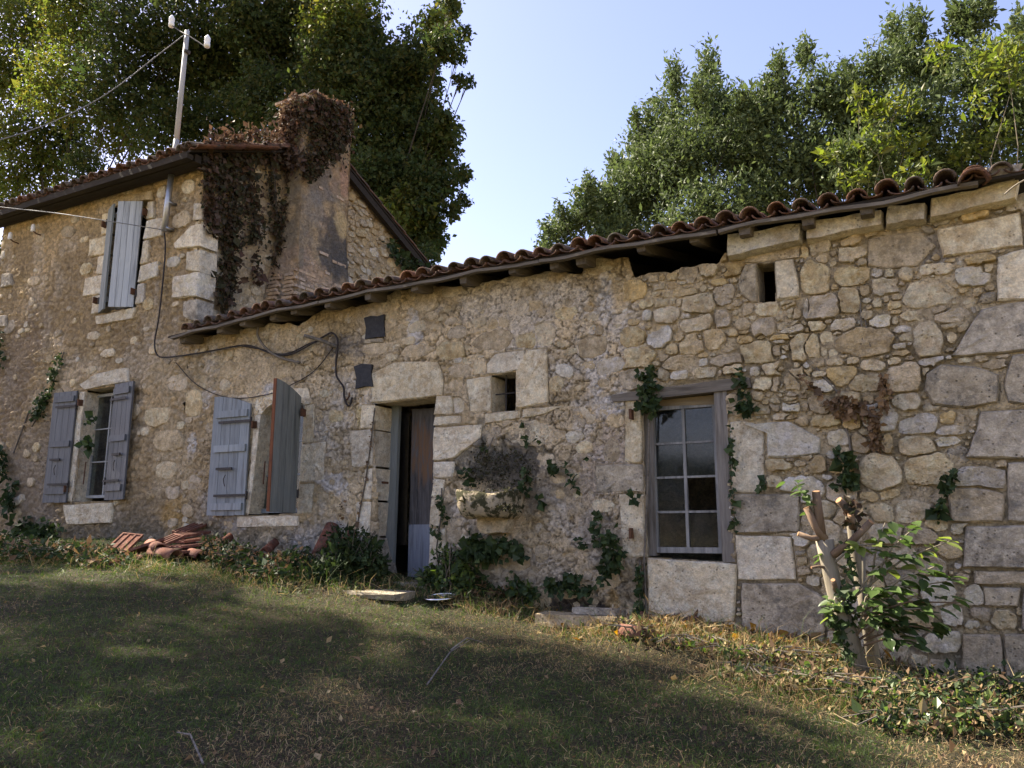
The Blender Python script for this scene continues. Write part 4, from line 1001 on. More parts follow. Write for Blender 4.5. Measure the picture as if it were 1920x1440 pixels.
def window(parent, x0, x1, z0, z1, y, nx, ny, mat, st=.045, mu=.018, missing=(), top_slope=0.):
    w = part_empty('window', parent, (x0, y, z0))
    W, H = x1 - x0, z1 - z0
    fr = MB()
    fr.box((st / 2, 0, H / 2), (st, .05, H)); fr.box((W - st / 2, 0, H / 2), (st, .05, H))
    fr.box((W / 2, 0, st / 2), (W - 2 * st, .05, st)); fr.box((W / 2, 0, H - st / 2), (W - 2 * st, .05, st))
    sub('frame', fr, mat, w)
    cw, ch = (W - 2 * st) / nx, (H - 2 * st) / ny
    for i in range(1, nx): sub('muntin', MB().box((st + i * cw, 0, H / 2), (mu * 1.3, .035, H - 2 * st)), mat, w)
    for j in range(1, ny): sub('muntin', MB().box((W / 2, .003, st + j * ch), (W - 2 * st, .03, mu)), mat, w)
    for i in range(nx):
        for j in range(ny):
            if (i, j) in missing: continue
            sub('pane', MB().box((st + (i + .5) * cw, .006, st + (j + .5) * ch), (cw - mu * .6, .004, ch - mu * .6)), M_GLASS, w)
    return w
a, b = wp(1224, 1036, .10), wp(1340, 752, .10)
window(wing, a[0] + .01, b[0] + .03, a[2], b[2], .10, 2, 4, m_wood('flaking_grey_paint', (.13, .13, .125), (.27, .265, .25), (.06, .055, .05), 'Z', .85), .05, .02, missing=((1, 1),))
a, b = wp(165, 937, .22), wp(226, 738, .22)
window(house, a[0] - .04, a[0] + .74, a[2] + .02, b[2] + .02, .22, 2, 3, M_WHITEFRAME, .04, .018)
a, b = wp(487, 962, .2), wp(545, 760, .2)
window(wing, a[0] - .01, a[0] + .72, a[2], b[2], .2, 2, 3, M_BLUE, .05, .02)
a, b = wp(203, 585, .25), wp(266, 385, .25)
window(house, a[0], b[0], a[2], b[2], .25, 2, 3, M_WHITEFRAME, .05, .02)
# timbers, lintels and black vent slates, cut to irregular outlines
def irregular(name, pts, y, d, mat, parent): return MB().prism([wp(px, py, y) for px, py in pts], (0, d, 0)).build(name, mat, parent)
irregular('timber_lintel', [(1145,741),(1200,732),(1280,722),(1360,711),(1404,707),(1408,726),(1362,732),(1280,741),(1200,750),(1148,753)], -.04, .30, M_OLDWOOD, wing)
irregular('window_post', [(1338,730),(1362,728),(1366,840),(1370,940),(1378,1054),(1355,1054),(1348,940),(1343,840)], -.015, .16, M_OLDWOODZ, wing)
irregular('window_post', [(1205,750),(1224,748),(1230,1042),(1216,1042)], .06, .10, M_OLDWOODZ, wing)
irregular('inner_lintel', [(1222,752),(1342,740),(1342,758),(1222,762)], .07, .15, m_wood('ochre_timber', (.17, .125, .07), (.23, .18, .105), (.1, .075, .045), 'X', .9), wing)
irregular('arch_lintel', [(478,776),(480,740),(522,728),(577,728),(584,756),(571,759),(562,753),(545,748),(530,749),(515,754),(500,764),(490,776)], -.012, .30, ST_DRESSED, wing)
# small barred window
bars = part_empty('window_grille', wing, tuple(wp(945, 735, .10)))
for pts in ([wp(949, 700, .10), wp(949, 772, .10)], [wp(922, 741, .10), wp(968, 736, .10)]):
    sub('bar', MB().tube([Vector(p) - Vector(wp(945, 735, .10)) for p in pts], .007, 6), M_IRON, bars)
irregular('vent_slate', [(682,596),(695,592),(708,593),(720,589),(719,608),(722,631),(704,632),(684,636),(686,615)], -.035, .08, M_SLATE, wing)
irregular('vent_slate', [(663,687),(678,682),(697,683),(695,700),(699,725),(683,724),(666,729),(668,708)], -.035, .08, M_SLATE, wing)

# door: frame post, leaf of four worn planks with a kick board
DR = NT('worn_door_boards'); _p = DR.coord()
_mp = DR.n('Mapping'); DR.l(_p, _mp.inputs['Vector']); _mp.inputs['Scale'].default_value = (1, 1, .10)
_g = DR.noise(_mp.outputs[0], 34, 6, .7, .6)
_sx = DR.n('SeparateXYZ'); DR.l(_p, _sx.inputs[0])
_zz = DR.math('ADD', _sx.outputs[2], DR.math('MULTIPLY', DR.noise(_mp.outputs[0], 9, 4), 1.1))
_c = DR.mix(DR.ramp(_g, (.35, G3(0)), (.65, G3(1))), (.12, .112, .108), (.045, .041, .040))
_band = DR.ramp(DR.math('MULTIPLY', _zz, .2), (.325, G3(0)), (.35, G3(1)), (.42, G3(1)), (.45, G3(0)))
_c = DR.mix(DR.math('MULTIPLY', _band, DR.ramp(_g, (.40, G3(0)), (.52, G3(1)))), _c, (.155, .092, .052))
DR.bump(_g, .012); M_DOOR = DR.done(_c, .8)
z0 = wp(740, 1086, .36)[2]
m = MB().box((0, 0, 0), (.1, .1, .1))
a, b = wp(729, 900, .30), wp(743, 900, .30)
ztop = wp(750, 760, .30)[2]
MB().prism([(a[0] - .03, .30, z0 - .05), (b[0] - .02, .30, z0 - .05), (b[0] + .01, .30, ztop + .1), (a[0] + .01, .30, ztop + .1)], (0, .05, 0)).build('door_post', M_GREENGREY, wing)
dl = wp(768, 1080, .42); dr = wp(815, 1080, .36); W = dr[0] - dl[0] + .06; H = wp(770, 765, .42)[2] - dl[2]
door = part_empty('door', wing, (dl[0] + W, .36, dl[2] - .03), -.10, 'dark worn plank door standing ajar')
for i in range(4):
    w = W / 4
    sub('plank', MB().box((-(i + .5) * w, .0, H / 2 + random.uniform(-.01, .01)), (w - .005, .028, H), None, .002), M_DOOR, door)
sub('kick_board', MB().box((-W / 2, -.022, .30), (W * .97, .012, .58)), m_wood('blue_grey_kick_board', (.15, .165, .20), (.21, .225, .255), (.085, .09, .10), 'Z', .7), door)
sub('crosspiece', MB().box((-W / 2, .03, H * .8), (W * .95, .03, .11)), M_DOOR, door); sub('crosspiece', MB().box((-W / 2, .03, H * .25), (W * .95, .03, .11)), M_DOOR, door)
p = wp(722, 905, .12); MB().box(tuple(p), (.02, .10, .025)).build('door_catch', M_RUST, wing)
a, b = wp(712, 1089), wp(806, 1089)
MB().box(((a[0] + b[0]) / 2, .12, a[2] - .06), (b[0] - a[0] + .12, .50, .12), None, .006).build('door_sill', ST_DRESSGREY, wing)
# iron pins and stays beside the windows
for px, py in ((156, 756), (130, 917), (482, 797), (574, 775), (277, 400), (255, 548), (201, 423), (184, 565), (1187, 778), (1187, 1000)):
    q = wp(px, py); MB().box((q[0], -.05, q[2]), (.025, .07, .09), None, .004).build('hinge_pin', M_RUST, house if px < 300 else wing)
for pts in (((161, 866), (156, 908)), ((497, 865), (494, 908))):
    MB().tube([wp(*q, -.03) for q in pts], .009, 5).build('shutter_stay', M_RUST, house if pts[0][0] < 300 else wing)

# ================================================================== SERVICE POLE, CABLES, FOUNTAIN
mast = thing('service_pole', 'grey pole rising through the eave with two white insulators', 'pole', tuple(wp(308, 436, -.1)))
MB().tube([wp(331, 262, -.10), wp(341, 160, -.10), wp(351, 58, -.10)], [.038, .035, .033], 10).build('pole', M_POLE, mast, True)
MB().tube([wp(326, 300, -.10), wp(331, 262, -.10)], .040, 10).build('pole', M_POLE, mast, True)
m = MB(); m.tube([wp(323, 315, -.10), wp(315, 375, -.10), wp(308, 434, -.10)], .042, 12)
for q in ((314, 380), (309, 428)): 
    p = wp(*q, -.10); m.box((p[0], -.05, p[2]), (.11, .12, .03))
m.build('conduit', M_ZINC, mast, True)
m = MB(); m.tube([wp(323, 48, -.10), wp(340, 60, -.13), wp(352, 66, -.14), (wp(386, 88, -.10))], .009, 6); m.tube([wp(351, 95, -.10), wp(350, 99, -.10)], .05, 8)
m.build('crossarm', M_IRON, mast)
for q in ((321, 50), (388, 88)):
    p = Vector(wp(*q, -.10)); m = MB(); m.tube([p + Vector((0, 0, d)) for d in (0, .05, .07, .09, .14, .16, .19)], [.04, .042, .034, .042, .042, .03, .01], 10); m.build('insulator', M_PORC, mast, True)
def cable(name, label, pts, r, mat, cat='cable'):
    P = [Vector(p) for p in pts]; Q = []
    for i in range(len(P) - 1):                                   # smooth through the points
        p0, p1, p2, p3 = P[max(i - 1, 0)], P[i], P[i + 1], P[min(i + 2, len(P) - 1)]
        for t in (0, .25, .5, .75): Q.append(.5 * ((2 * p1) + (p2 - p0) * t + (2 * p0 - 5 * p1 + 4 * p2 - p3) * t * t + (3 * p1 - p0 - 3 * p2 + p3) * t ** 3))
    Q.append(P[-1])
    o = MB().tube(Q, r, 6).build(name, mat, None, True); return tag(o, label, cat)
cable('overhead_cable', 'pale overhead cable sloping down left from the pole top', [wp(347, 64, -.14), wp(300, 100, -.35), wp(200, 176, -.8), wp(100, 228, -1.25), wp(0, 262, -1.7), wp(-120, 290, -2.2)], .008, M_WIRE)
cable('overhead_cable', 'thin grey wire crossing the pale blue upper shutter', [wp(306, 431, -.14), wp(200, 414, -.75), wp(100, 399, -.9), wp(0, 388, -1.05), wp(-120, 370, -1.2)], .007, M_WIRE)
cable('wall_cable', 'black cable looping from the conduit along under the eave', [wp(x, y, -.05) for x, y in ((308,436),(310,470),(304,540),(297,600),(290,640),(294,664),(312,670),(380,661),(450,648),(478,651),(510,663),(542,665),(575,650),(605,632),(622,624),(632,634),(633,650))], .011, M_CABLE)
cable('wall_cable', 'second black cable sagging to the wall bracket', [wp(x, y, -.04) for x, y in ((455,649),(490,655),(520,664),(548,660),(580,644),(600,640))], .009, M_CABLE)
cable('wall_cable', 'black cable hanging from the bracket to a hook by the door lintel', [wp(x, y, -.05) for x, y in ((633,650),(630,680),(631,705),(644,726),(645,742),(650,758),(656,760),(660,745))], .012, M_CABLE)
cable('wall_cable', 'thin grey wire drooping above the arched window', [wp(x, y, -.03) for x, y in ((624,652),(590,695),(545,722),(500,740),(430,746),(370,722),(330,680))], .006, M_CABLE)
cable('dead_vine', 'thick bare vine hanging from the eave over the cable', [wp(x, y, -.07) for x, y in ((484,612),(483,628),(492,645),(508,661),(530,672),(562,680))], [.016] * 21, M_OLDWOOD, 'vine')
br = thing('wall_bracket', 'weathered rod bracket sticking out of the wall beside the slate vent', 'bracket', tuple(wp(632, 650)))
MB().tube([wp(633, 651, .02), wp(600, 638, -.18), wp(570, 629, -.34)], [.024, .022, .020], 7).build('rod', M_OLDWOODZ, br)
MB().tube([wp(645, 752, 0), wp(652, 748, -.05), wp(655, 742, -.09), wp(655, 736, -.10)], .010, 6).build('hook', M_RUST, br)
for k, (q, e) in enumerate((((62, 432), (80, 442)), ((19, 447), (36, 457)))):
    it = thing('wall_insulator', ('white insulator on a bent iron hook, right one of the pair at left wall end', 'white insulator on a bent iron hook, left one nearest the house corner')[k], 'insulator', tuple(wp(*e)), 'insulators on iron hooks')
    MB().tube([wp(*e, .02), wp(q[0] + 6, e[1] - 4, -.08), wp(q[0] + 1, q[1] + 2, -.12), wp(*q, -.12)], .012, 6).build('hook', M_RUST, it)
    p = Vector(wp(*q, -.12)); MB().tube([p + Vector((0, 0, d)) for d in (-.02, .02, .035, .05, .09, .11)], [.034, .036, .03, .034, .03, .012], 9).build('insulator_cap', M_PORC, it, True)

# fountain basin
def basin():
    p0 = wp(922, 912); ft = thing('stone_basin', 'mossy half round stone basin jutting from the blackened wall', 'basin', (p0[0], 0, wp(922, 968)[2]))
    a, b = wp(868, 930, -.2), wp(980, 930, -.02); W = (b[0] - a[0]) / 2; cx = (a[0] + b[0]) / 2
    zt, zb = wp(920, 918, -.38)[2], wp(925, 971, -.25)[2]; H = zt - zb
    prof = [(.25, 0), (.80, .0), (.93, .14), (.99, .45), (1.0, .92), (.97, 1.0), (.80, 1.0), (.76, .9), (.68, .55), (.40, .40), (.05, .38)]
    V, Fc, K = [], [], 25
    for r, h in prof:
        for i in range(K):
            t = math.pi * i / (K - 1); q = 8
            ca, sa = math.cos(t), math.sin(t); n = (abs(ca) ** 5 + abs(sa) ** 5) ** (-1 / 5)
            x, y, z = cx + W * r * n * ca, -.46 * r * n * sa + .04, zb + H * h
            d = .035 * (float(fbm(np.array(x * 9 + h * 3), np.array(y * 9 + z * 9), 3, 4)) - .5)
            if h > .85 and .35 < t < 1.9: z -= .03 * math.sin((t - .35) * 2)
            V.append((x + d * ca * 2, y - d * sa * 2, z + d * 1.6))
    for j in range(len(prof) - 1): Fc += [(j * K + i, j * K + i + 1, (j + 1) * K + i + 1, (j + 1) * K + i) for i in range(K - 1)]
    s = NT('mossy_basin_stone'); p = s.coord(); 
    c = s.mix(s.ramp(s.noise(p, 6, 5, .7), (.40, G3(0)), (.62, G3(1))), (.56, .46, .30), (.44, .37, .26))
    c = s.mix(s.ramp(s.noise(p, 8.5, 6, .7), (.46, G3(0)), (.54, G3(1))), c, (.06, .058, .026))
    s.bump(s.noise(p, 26, 8, .75), .05); mt = s.done(c, .95)
    np_mesh('bowl', V, Fc, mt, ft, smooth=True)
    block_part('support', [tuple(q) for q in poly([(893, 968), (957, 966), (950, 1000), (935, 1003), (900, 1003), (892, 990)], -.12)], ST_OCHRE, .14, .15, ft, front, .01)
basin()

# ground bits
P1, P2 = gp(1006, 1170), gp(1156, 1192)
bm_ = thing('stone_beam', 'long grey stone beam lying in the grass against the wall foot', 'beam', tuple((P1 + P2) / 2))
d = P2 - P1; ang = math.atan2(d[1], d[0]); L = math.hypot(d[0], d[1]); c = (P1 + P2) / 2
slope_e = math.atan2(d[2], L)
MB().box((c[0], c[1] + .08, c[2] + .035), (L, .22, .11), Euler((0, -slope_e, ang)), .012).build('lower_beam', ST_TAN, bm_)
MB().box((c[0] + .12, c[1] + .17, c[2] + .12), (L * .52, .12, .06), Euler((0, -slope_e, ang + .03)), .008).build('upper_beam', ST_GREY, bm_)
P = gp(680, 1116)
o = MB().box((P[0], P[1] + .10, P[2] - .005), (.86, .34, .08), Euler((.03, .03, .03)), .02).build('step_slab', ST_GREY); tag(o, 'worn stone step slab set in the grass before the dark door', 'step')
P = gp(826, 1129); dish = thing('metal_dish', 'small round steel dish rim lying tilted in the grass right of the step', 'dish', tuple(P))
M_STEEL = m_plain('polished_steel', (.55, .56, .57), (.70, .70, .70), 10, .18, 1., .0)
m = MB(); n = 22
m.tube([(P[0] + .16 * math.cos(t * 2 * math.pi / n), P[1] + .16 * math.sin(t * 2 * math.pi / n), P[2] + .05 + .02 * math.sin(t * 2 * math.pi / n)) for t in range(n + 1)], .012, 6, False).build('rim', M_STEEL, dish, True)
V, Fc = [], []
for r, z in ((.158, .055), (.13, .02), (.06, .012), (.0, .012)):
    for i in range(n): V.append((P[0] + r * math.cos(i * 2 * math.pi / n), P[1] + r * math.sin(i * 2 * math.pi / n), P[2] + z + .02 * r / .16 * math.sin(i * 2 * math.pi / n)))
for j in range(3): Fc += [(j * n + i, j * n + (i + 1) % n, (j + 1) * n + (i + 1) % n, (j + 1) * n + i) for i in range(n)]
np_mesh('bowl', V, Fc, M_STEEL, dish, smooth=True)

# clay tiles heaped at the wall foot: flat ridged tiles and half round ones
def flat_tile():
    m = MB(); m.box((0, 0, 0), (.25, .40, .018))
    for x in (-.115, -.04, .04, .115): m.box((x, 0, .014), (.018, .40, .014))
    m.box((0, .19, .014), (.25, .02, .016)); return m.mesh('flat_tile', TERRA_RED)
FT = flat_tile(); RT = tile_mesh(.095, .080, .44, .014).mesh('round_tile', TERRA_RED, True)
HEAP = [  # px, py, lift, kind, tilt, turn, label
 (232,1030,.16,'f',(.5,.1),.5,'flat clay tile propped leftmost on the heap'), (270,1036,.12,'f',(.35,-.35),-.5,'pale broken clay tile leaning second from the left of the heap'), (222,1050,.05,'f',(.15,.05),.1,'dark red clay tile lying low at the left foot of the heap'),
 (300,1043,.12,'r',(.15,.15),1.2,'half round clay tile lying across the middle of the heap'), (330,1050,.08,'r',(.1,-.1),1.5,'rounded red clay tile at the front foot of the heap'), (305,1030,.16,'f',(.4,.1),-.2,'pink clay tile leaning behind the half round one'),
 (350,1036,.06,'f',(.05,.0),.1,'bottom clay tile of the ridged stack'), (352,1030,.11,'f',(.08,.0),.05,'second lowest clay tile of the ridged stack'), (354,1024,.16,'f',(.10,.0),.12,'middle clay tile of the ridged stack'), (356,1018,.21,'f',(.12,.02),.02,'fourth clay tile up in the ridged stack'), (358,1012,.27,'f',(.3,.02),.08,'topmost clay tile of the ridged stack'),
 (395,1035,.10,'r',(.2,.1),.6,'orange clay tile under the ivy right of the stack'), (412,1036,.12,'r',(.55,.1),.3,'small orange round tile propped in ivy'), (380,1046,.05,'r',(.1,.1),1.3,'dark round tile at the right foot of the stack'),
 (470,1060,.08,'f',(.3,.2),.7,'tile fragment among brambles left of the dark bush'), (512,1063,.10,'f',(.5,-.2),-.4,'pale tile fragment with stripes among the brambles'), (497,1044,.10,'r',(.6,0),.1,'small upright orange pipe tile in the brambles'), (486,1046,.10,'f',(.3,.1),.2,'thin tile edge in the brambles behind the fragment'),
 (597,1062,.14,'r',(.9,.2),.5,'pink round tile leaning in front of the dark bush'), (618,1066,.12,'r',(.8,-.2),-.4,'dark pink round tile propped beside the pink one'),
 (1222,1180,.10,'f',(.3,.2),.9,'orange tile shard in the sunlit litter left of the window sill'), (1262,1186,.10,'f',(.25,-.2),.2,'larger orange tile shard under the window sill'), (1208,1212,.05,'r',(.1,0),1.4,'curved red tile fragment in the sunlit grass'), (1290,1190,.08,'f',(.3,.1),-.6,'brown tile shard at the wall foot under the window'), (1430,1206,.05,'f',(.08,.02),1.5,'flat orange tile edge under the grey block')]
for px, py, lift, kd, (ta, tb), tn, lab in HEAP:
    P = gp(px, py + 6); o = bpy.data.objects.new('clay_tile', FT if kd == 'f' else RT); COL.objects.link(o)
    o.location = (P[0], P[1], P[2] + lift * .7); o.rotation_euler = (ta, tb, tn)
    sc = .5 if 'shard' in lab or 'fragment' in lab or 'small' in lab else 1.0; o.scale = (sc, sc, 1)
    tag(o, lab, 'tile', 'clay tiles fallen along the wall')

# ================================================================== FOLIAGE
def leaf_geo(P, A, B, L, W, fold=.25):
    """P base points, A length direction, B width direction -> folded diamond leaves"""
    L = L[:, None]; W = W[:, None]; N = np.cross(A, B)
    v = np.stack([P, P + A * L * .45 + B * W * .5 + N * W * fold, P + A * L, P + A * L * .45 - B * W * .5 + N * W * fold], 1)
    n = len(P); i = np.arange(n)[:, None] * 4
    f = np.concatenate([i + np.array([[0, 1, 2]]), i + np.array([[0, 2, 3]])], 1).reshape(-1, 3)
    return v.reshape(-1, 3), f
def unit(a): return a / np.maximum(np.linalg.norm(a, axis=1, keepdims=True), 1e-9)
def leaves(P, out, size, ratio=.6, droop=0., spread=1., var=.35, fold=.2):
    """leaves at P; out = preferred facing, droop pulls the tips down"""
    n = len(P); A = unit(rng.normal(size=(n, 3)) * spread + np.array([0, 0, -droop]) + out * .3)
    N = unit(out + rng.normal(size=(n, 3)) * .7); B = unit(np.cross(N, A))
    L = size * np.exp(rng.normal(size=n) * var); return leaf_geo(P, A, B, L, L * ratio * rng.uniform(.8, 1.2, n), fold)
def join(parts):
    V, Fc, b = [], [], 0
    for v, f in parts: V.append(v); Fc.append(f + b); b += len(v)
    return np.concatenate(V), np.concatenate(Fc)

LF_TREE = m_leaf('lime_leaf', [(.034, .052, .018), (.046, .068, .021), (.03, .046, .018), (.06, .08, .024), (.075, .072, .022), (.04, .06, .019)], .40, .55, .15)
LF_LIT = m_leaf('lime_leaf_painted_sunlit', [(.08, .115, .026), (.11, .13, .028), (.07, .10, .026), (.135, .115, .028), (.095, .122, .028)], .50, .5, .2)  # copy of the lime leaf with sunlight put into its colour
LF_LAUREL = m_leaf('laurel_leaf', [(.070, .098, .038), (.095, .125, .045), (.115, .145, .06), (.075, .10, .04), (.05, .072, .03)], .28, .5, .15)
LF_ASH = m_leaf('ash_leaf', [(.085, .12, .022), (.12, .15, .03), (.07, .10, .022), (.15, .155, .035), (.10, .135, .028)], .5, .5, .3)
LF_RUSTY = m_leaf('orange_leaf', [(.30, .15, .03), (.34, .20, .05)], .4, .6, .2)
LF_CREEP = m_leaf('creeper_leaf', [(.045, .026, .017), (.03, .036, .016), (.075, .04, .027), (.04, .042, .018), (.10, .065, .045), (.026, .024, .014), (.05, .05, .022)], .15, .75, .15)
LF_CREEPRED = m_leaf('red_creeper_leaf', [(.07, .038, .027), (.10, .062, .042), (.055, .034, .024), (.12, .08, .055), (.05, .042, .026)], .25, .7, .2)
LF_IVY = m_leaf('ivy_leaf', [(.020, .034, .014), (.035, .058, .02), (.025, .042, .016), (.06, .09, .03), (.03, .045, .018)], .2, .55, .2)
LF_DEAD = m_leaf('dead_leaf', [(.19, .125, .07), (.12, .078, .048), (.25, .165, .09), (.08, .055, .036)], .15, .8, .1)
LF_MOSS = m_leaf('dark_moss', [(.030, .030, .016), (.05, .05, .024), (.02, .018, .012), (.07, .06, .036), (.035, .04, .016)], .1, .9, .05)
LF_FRESH = m_leaf('fresh_leaf', [(.09, .14, .03), (.13, .18, .04), (.07, .115, .03), (.16, .20, .05)], .45, .4, .4)
BARK = m_wood('grey_bark', (.040, .034, .028), (.065, .055, .045), (.025, .021, .017), 'Z', .95, 5)
BARK_PALE = m_wood('pale_bark', (.20, .17, .12), (.27, .235, .175), (.12, .10, .07), 'Z', .85, 5)

def crown(clusters, Y, size, cover, mats, pal, jit=1.2, ratio=.62, upright=0., shell=.35):
    """clusters: (px, py, rx, ry) read off the photograph, given real size and depth behind the house"""
    parts, mid, cents = [], [], []
    for q in clusters:
        cx, cy, rx = q[:3]; ry = q[3] if len(q) > 3 else rx
        yy = Y + random.uniform(-jit, jit)
        c = wp(cx, cy, yy); k = float((c - CAM) @ _FW) / F
        R3 = np.array([rx * k, (rx + ry) / 2 * k * 1.0, ry * k]); cents.append((c, R3))
        n = int(cover * math.pi * R3[0] * R3[2] / (size * size * ratio * .5)); n = max(n, 30)
        d = unit(rng.normal(size=(n, 3))); r = rng.uniform(0, 1, n) ** shell
        lump = 1 + .35 * np.sin(d[:, 0] * 5 + cx) * np.sin(d[:, 2] * 6 + cy) + .12 * rng.normal(size=n)
        P = c + d * R3 * (r * lump)[:, None]
        o = unit(d + np.array([0, 0, .5]))
        v, f = leaves(P, o, size, ratio, .35 - upright * 1.6, 1. - .45 * upright)
        parts.append((v, f)); mid.append(np.full(len(f), pal(cx, cy)))
    V, Fc = join(parts); return V, Fc, np.concatenate(mid), cents
def limbs(root, cents, base_r, name, mat, parent, extra=3):
    m = MB(); root = Vector(root); top = sum((Vector(c) for c, _ in cents), Vector()) / len(cents)
    fork = root.lerp(Vector((top.x, top.y, top.z)), .55); fork.x = root.x * .7 + fork.x * .3
    m.tube([root, root.lerp(fork, .5) + Vector((.08, .05, 0)), fork], [base_r, base_r * .8, base_r * .45], 9)
    for c, R3 in cents:
        if random.random() < .4: continue
        e = Vector(c); mid = fork.lerp(e, .5) + Vector((random.uniform(-.3, .3), random.uniform(-.3, .3), random.uniform(.1, .6)))
        r0 = base_r * random.uniform(.10, .22); m.tube([fork, mid, e], [r0, r0 * .6, r0 * .22], 6, False)
        for _ in range(extra):
            t = e + Vector([random.uniform(-.9, .9) * q for q in R3]); m.tube([e.lerp(mid, .2), e.lerp(t, .6) + Vector((0, 0, .05)), t], [r0 * .25, r0 * .16, r0 * .06], 4, False)
    m.build(name, mat, parent, True)
def tree(name, label, cat, clusters, Y, size, cover, mats, pal, group=None, bark=BARK, br=.22, upright=0., ratio=.62, jit=1.2, leafname='crown', shell=.35):
    V, Fc, mi, cents = crown(clusters, Y, size, cover, mats, pal, jit, ratio, upright, shell)
    cx = sum(c[0] for c, _ in cents) / len(cents)
    root = (cx, Y, float(ground_z(cx, Y)) - .1)
    t = thing(name, label, cat, root, group)
    np_mesh(leafname, V, Fc, mats, t, midx=mi)
    limbs(root, cents, br, 'trunk', bark, t)
    return t
def lit_leaf(cx, cy):
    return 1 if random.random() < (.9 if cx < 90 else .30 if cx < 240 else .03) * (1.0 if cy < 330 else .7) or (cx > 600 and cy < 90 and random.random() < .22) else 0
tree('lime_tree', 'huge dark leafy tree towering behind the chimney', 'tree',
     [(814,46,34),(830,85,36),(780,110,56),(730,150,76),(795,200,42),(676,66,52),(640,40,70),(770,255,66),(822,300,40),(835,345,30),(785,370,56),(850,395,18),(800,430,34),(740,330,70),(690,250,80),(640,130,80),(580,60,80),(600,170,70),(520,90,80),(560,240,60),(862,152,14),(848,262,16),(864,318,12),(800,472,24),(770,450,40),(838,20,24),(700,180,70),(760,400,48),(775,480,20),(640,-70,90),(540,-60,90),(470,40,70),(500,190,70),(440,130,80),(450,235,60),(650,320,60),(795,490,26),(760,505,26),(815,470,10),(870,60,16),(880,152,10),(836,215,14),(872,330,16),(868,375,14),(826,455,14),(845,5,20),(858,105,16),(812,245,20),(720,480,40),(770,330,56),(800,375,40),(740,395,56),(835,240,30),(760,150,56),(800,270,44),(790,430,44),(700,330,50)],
     9.5, .115, 4.6, [LF_TREE, LF_LIT], lit_leaf, 'trees behind the house')
tree('lime_tree', 'leafy tree with foliage coloured sunlit yellow behind the left roof', 'tree',
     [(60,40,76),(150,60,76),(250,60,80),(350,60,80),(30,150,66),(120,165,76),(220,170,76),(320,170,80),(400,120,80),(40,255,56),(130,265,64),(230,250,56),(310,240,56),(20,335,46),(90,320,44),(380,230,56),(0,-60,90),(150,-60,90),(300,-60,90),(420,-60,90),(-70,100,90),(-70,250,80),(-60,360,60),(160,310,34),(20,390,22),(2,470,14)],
     8.5, .12, 3.4, [LF_TREE, LF_LIT], lit_leaf, 'trees behind the house')
LG = 'laurels behind the low roof'
lp = lambda cx, cy: 0
def laurel(label, cl, Y, grp=LG, cov=4.0): return tree('laurel_tree', label, 'tree', cl, Y, .08, cov, [LF_LAUREL, LF_ASH, LF_RUSTY], lp, grp, BARK, .10, .40, .46, .8, shell=.5)
laurel('small laurel at the left end of the row above the low roof', [(1040,440,34,36),(1100,385,32,46),(1070,425,40,34),(1105,345,12,24),(1135,405,50,56),(1050,395,10,20),(1160,440,50,40),(1025,462,18,14)], 6.8)
laurel('tall spired laurel with twin tops left of the middle', [(1265,150,18,52),(1250,230,54,64),(1205,265,28,54),(1330,130,20,52),(1340,205,54,66),(1290,300,96,86),(1180,330,40,46),(1380,260,64,84),(1200,390,76,56),(1330,400,96,66),(1192,220,8,26),(1420,330,66,76),(1420,245,56,66),(1395,195,26,36),(1440,175,26,44),(1240,320,90,76),(1150,380,60,50),(1152,305,14,24),(1310,180,20,40)], 7.2)
laurel('laurel with an orange tinged tip in the middle', [(1460,125,16,36),(1510,105,20,40),(1470,200,46,64),(1540,185,44,64),(1500,290,76,76),(1590,150,20,44),(1440,380,60,50),(1545,350,60,50),(1600,220,44,60),(1585,190,40,56),(1640,130,36,46),(1620,300,70,60)], 7.0)
laurel('broad tall laurel mass at the right above the big tiles', [(1680,65,24,44),(1720,45,20,44),(1815,40,38,54),(1700,120,54,56),(1760,135,54,56),(1620,215,54,66),(1840,140,64,66),(1720,230,86,76),(1580,300,86,66),(1860,250,76,76),(1650,330,86,56),(1912,60,20,50),(1900,160,40,56),(1770,310,86,56),(1960,200,80,120),(1950,330,60,60),(1790,30,14,36),(1850,20,16,40)], 7.6)
tree('ash_sapling', 'yellow green ash sapling glowing in front of the right laurel', 'tree', [(1680,200,44,34),(1640,270,34,24),(1712,325,44,24),(1610,180,24,24),(1560,290,26,22),(1600,330,30,20),(1700,270,40,30),(1640,215,30,26)], 6.0, .11, 1.5, [LF_ASH, LF_RUSTY], lambda a, b: 0, 'ash saplings', BARK_PALE, .05, .2, .42, .5)
tree('ash_sapling', 'tall pale ash sapling at the far right above the corner stone', 'tree', [(1850,115,36,40),(1760,100,30,30),(1885,90,34,40),(1840,190,30,30),(1870,250,30,30),(1810,280,36,24),(1905,140,30,40)], 6.3, .11, 1.3, [LF_ASH, LF_RUSTY], lambda a, b: 0, 'ash saplings', BARK_PALE, .05, .2, .42, .5)
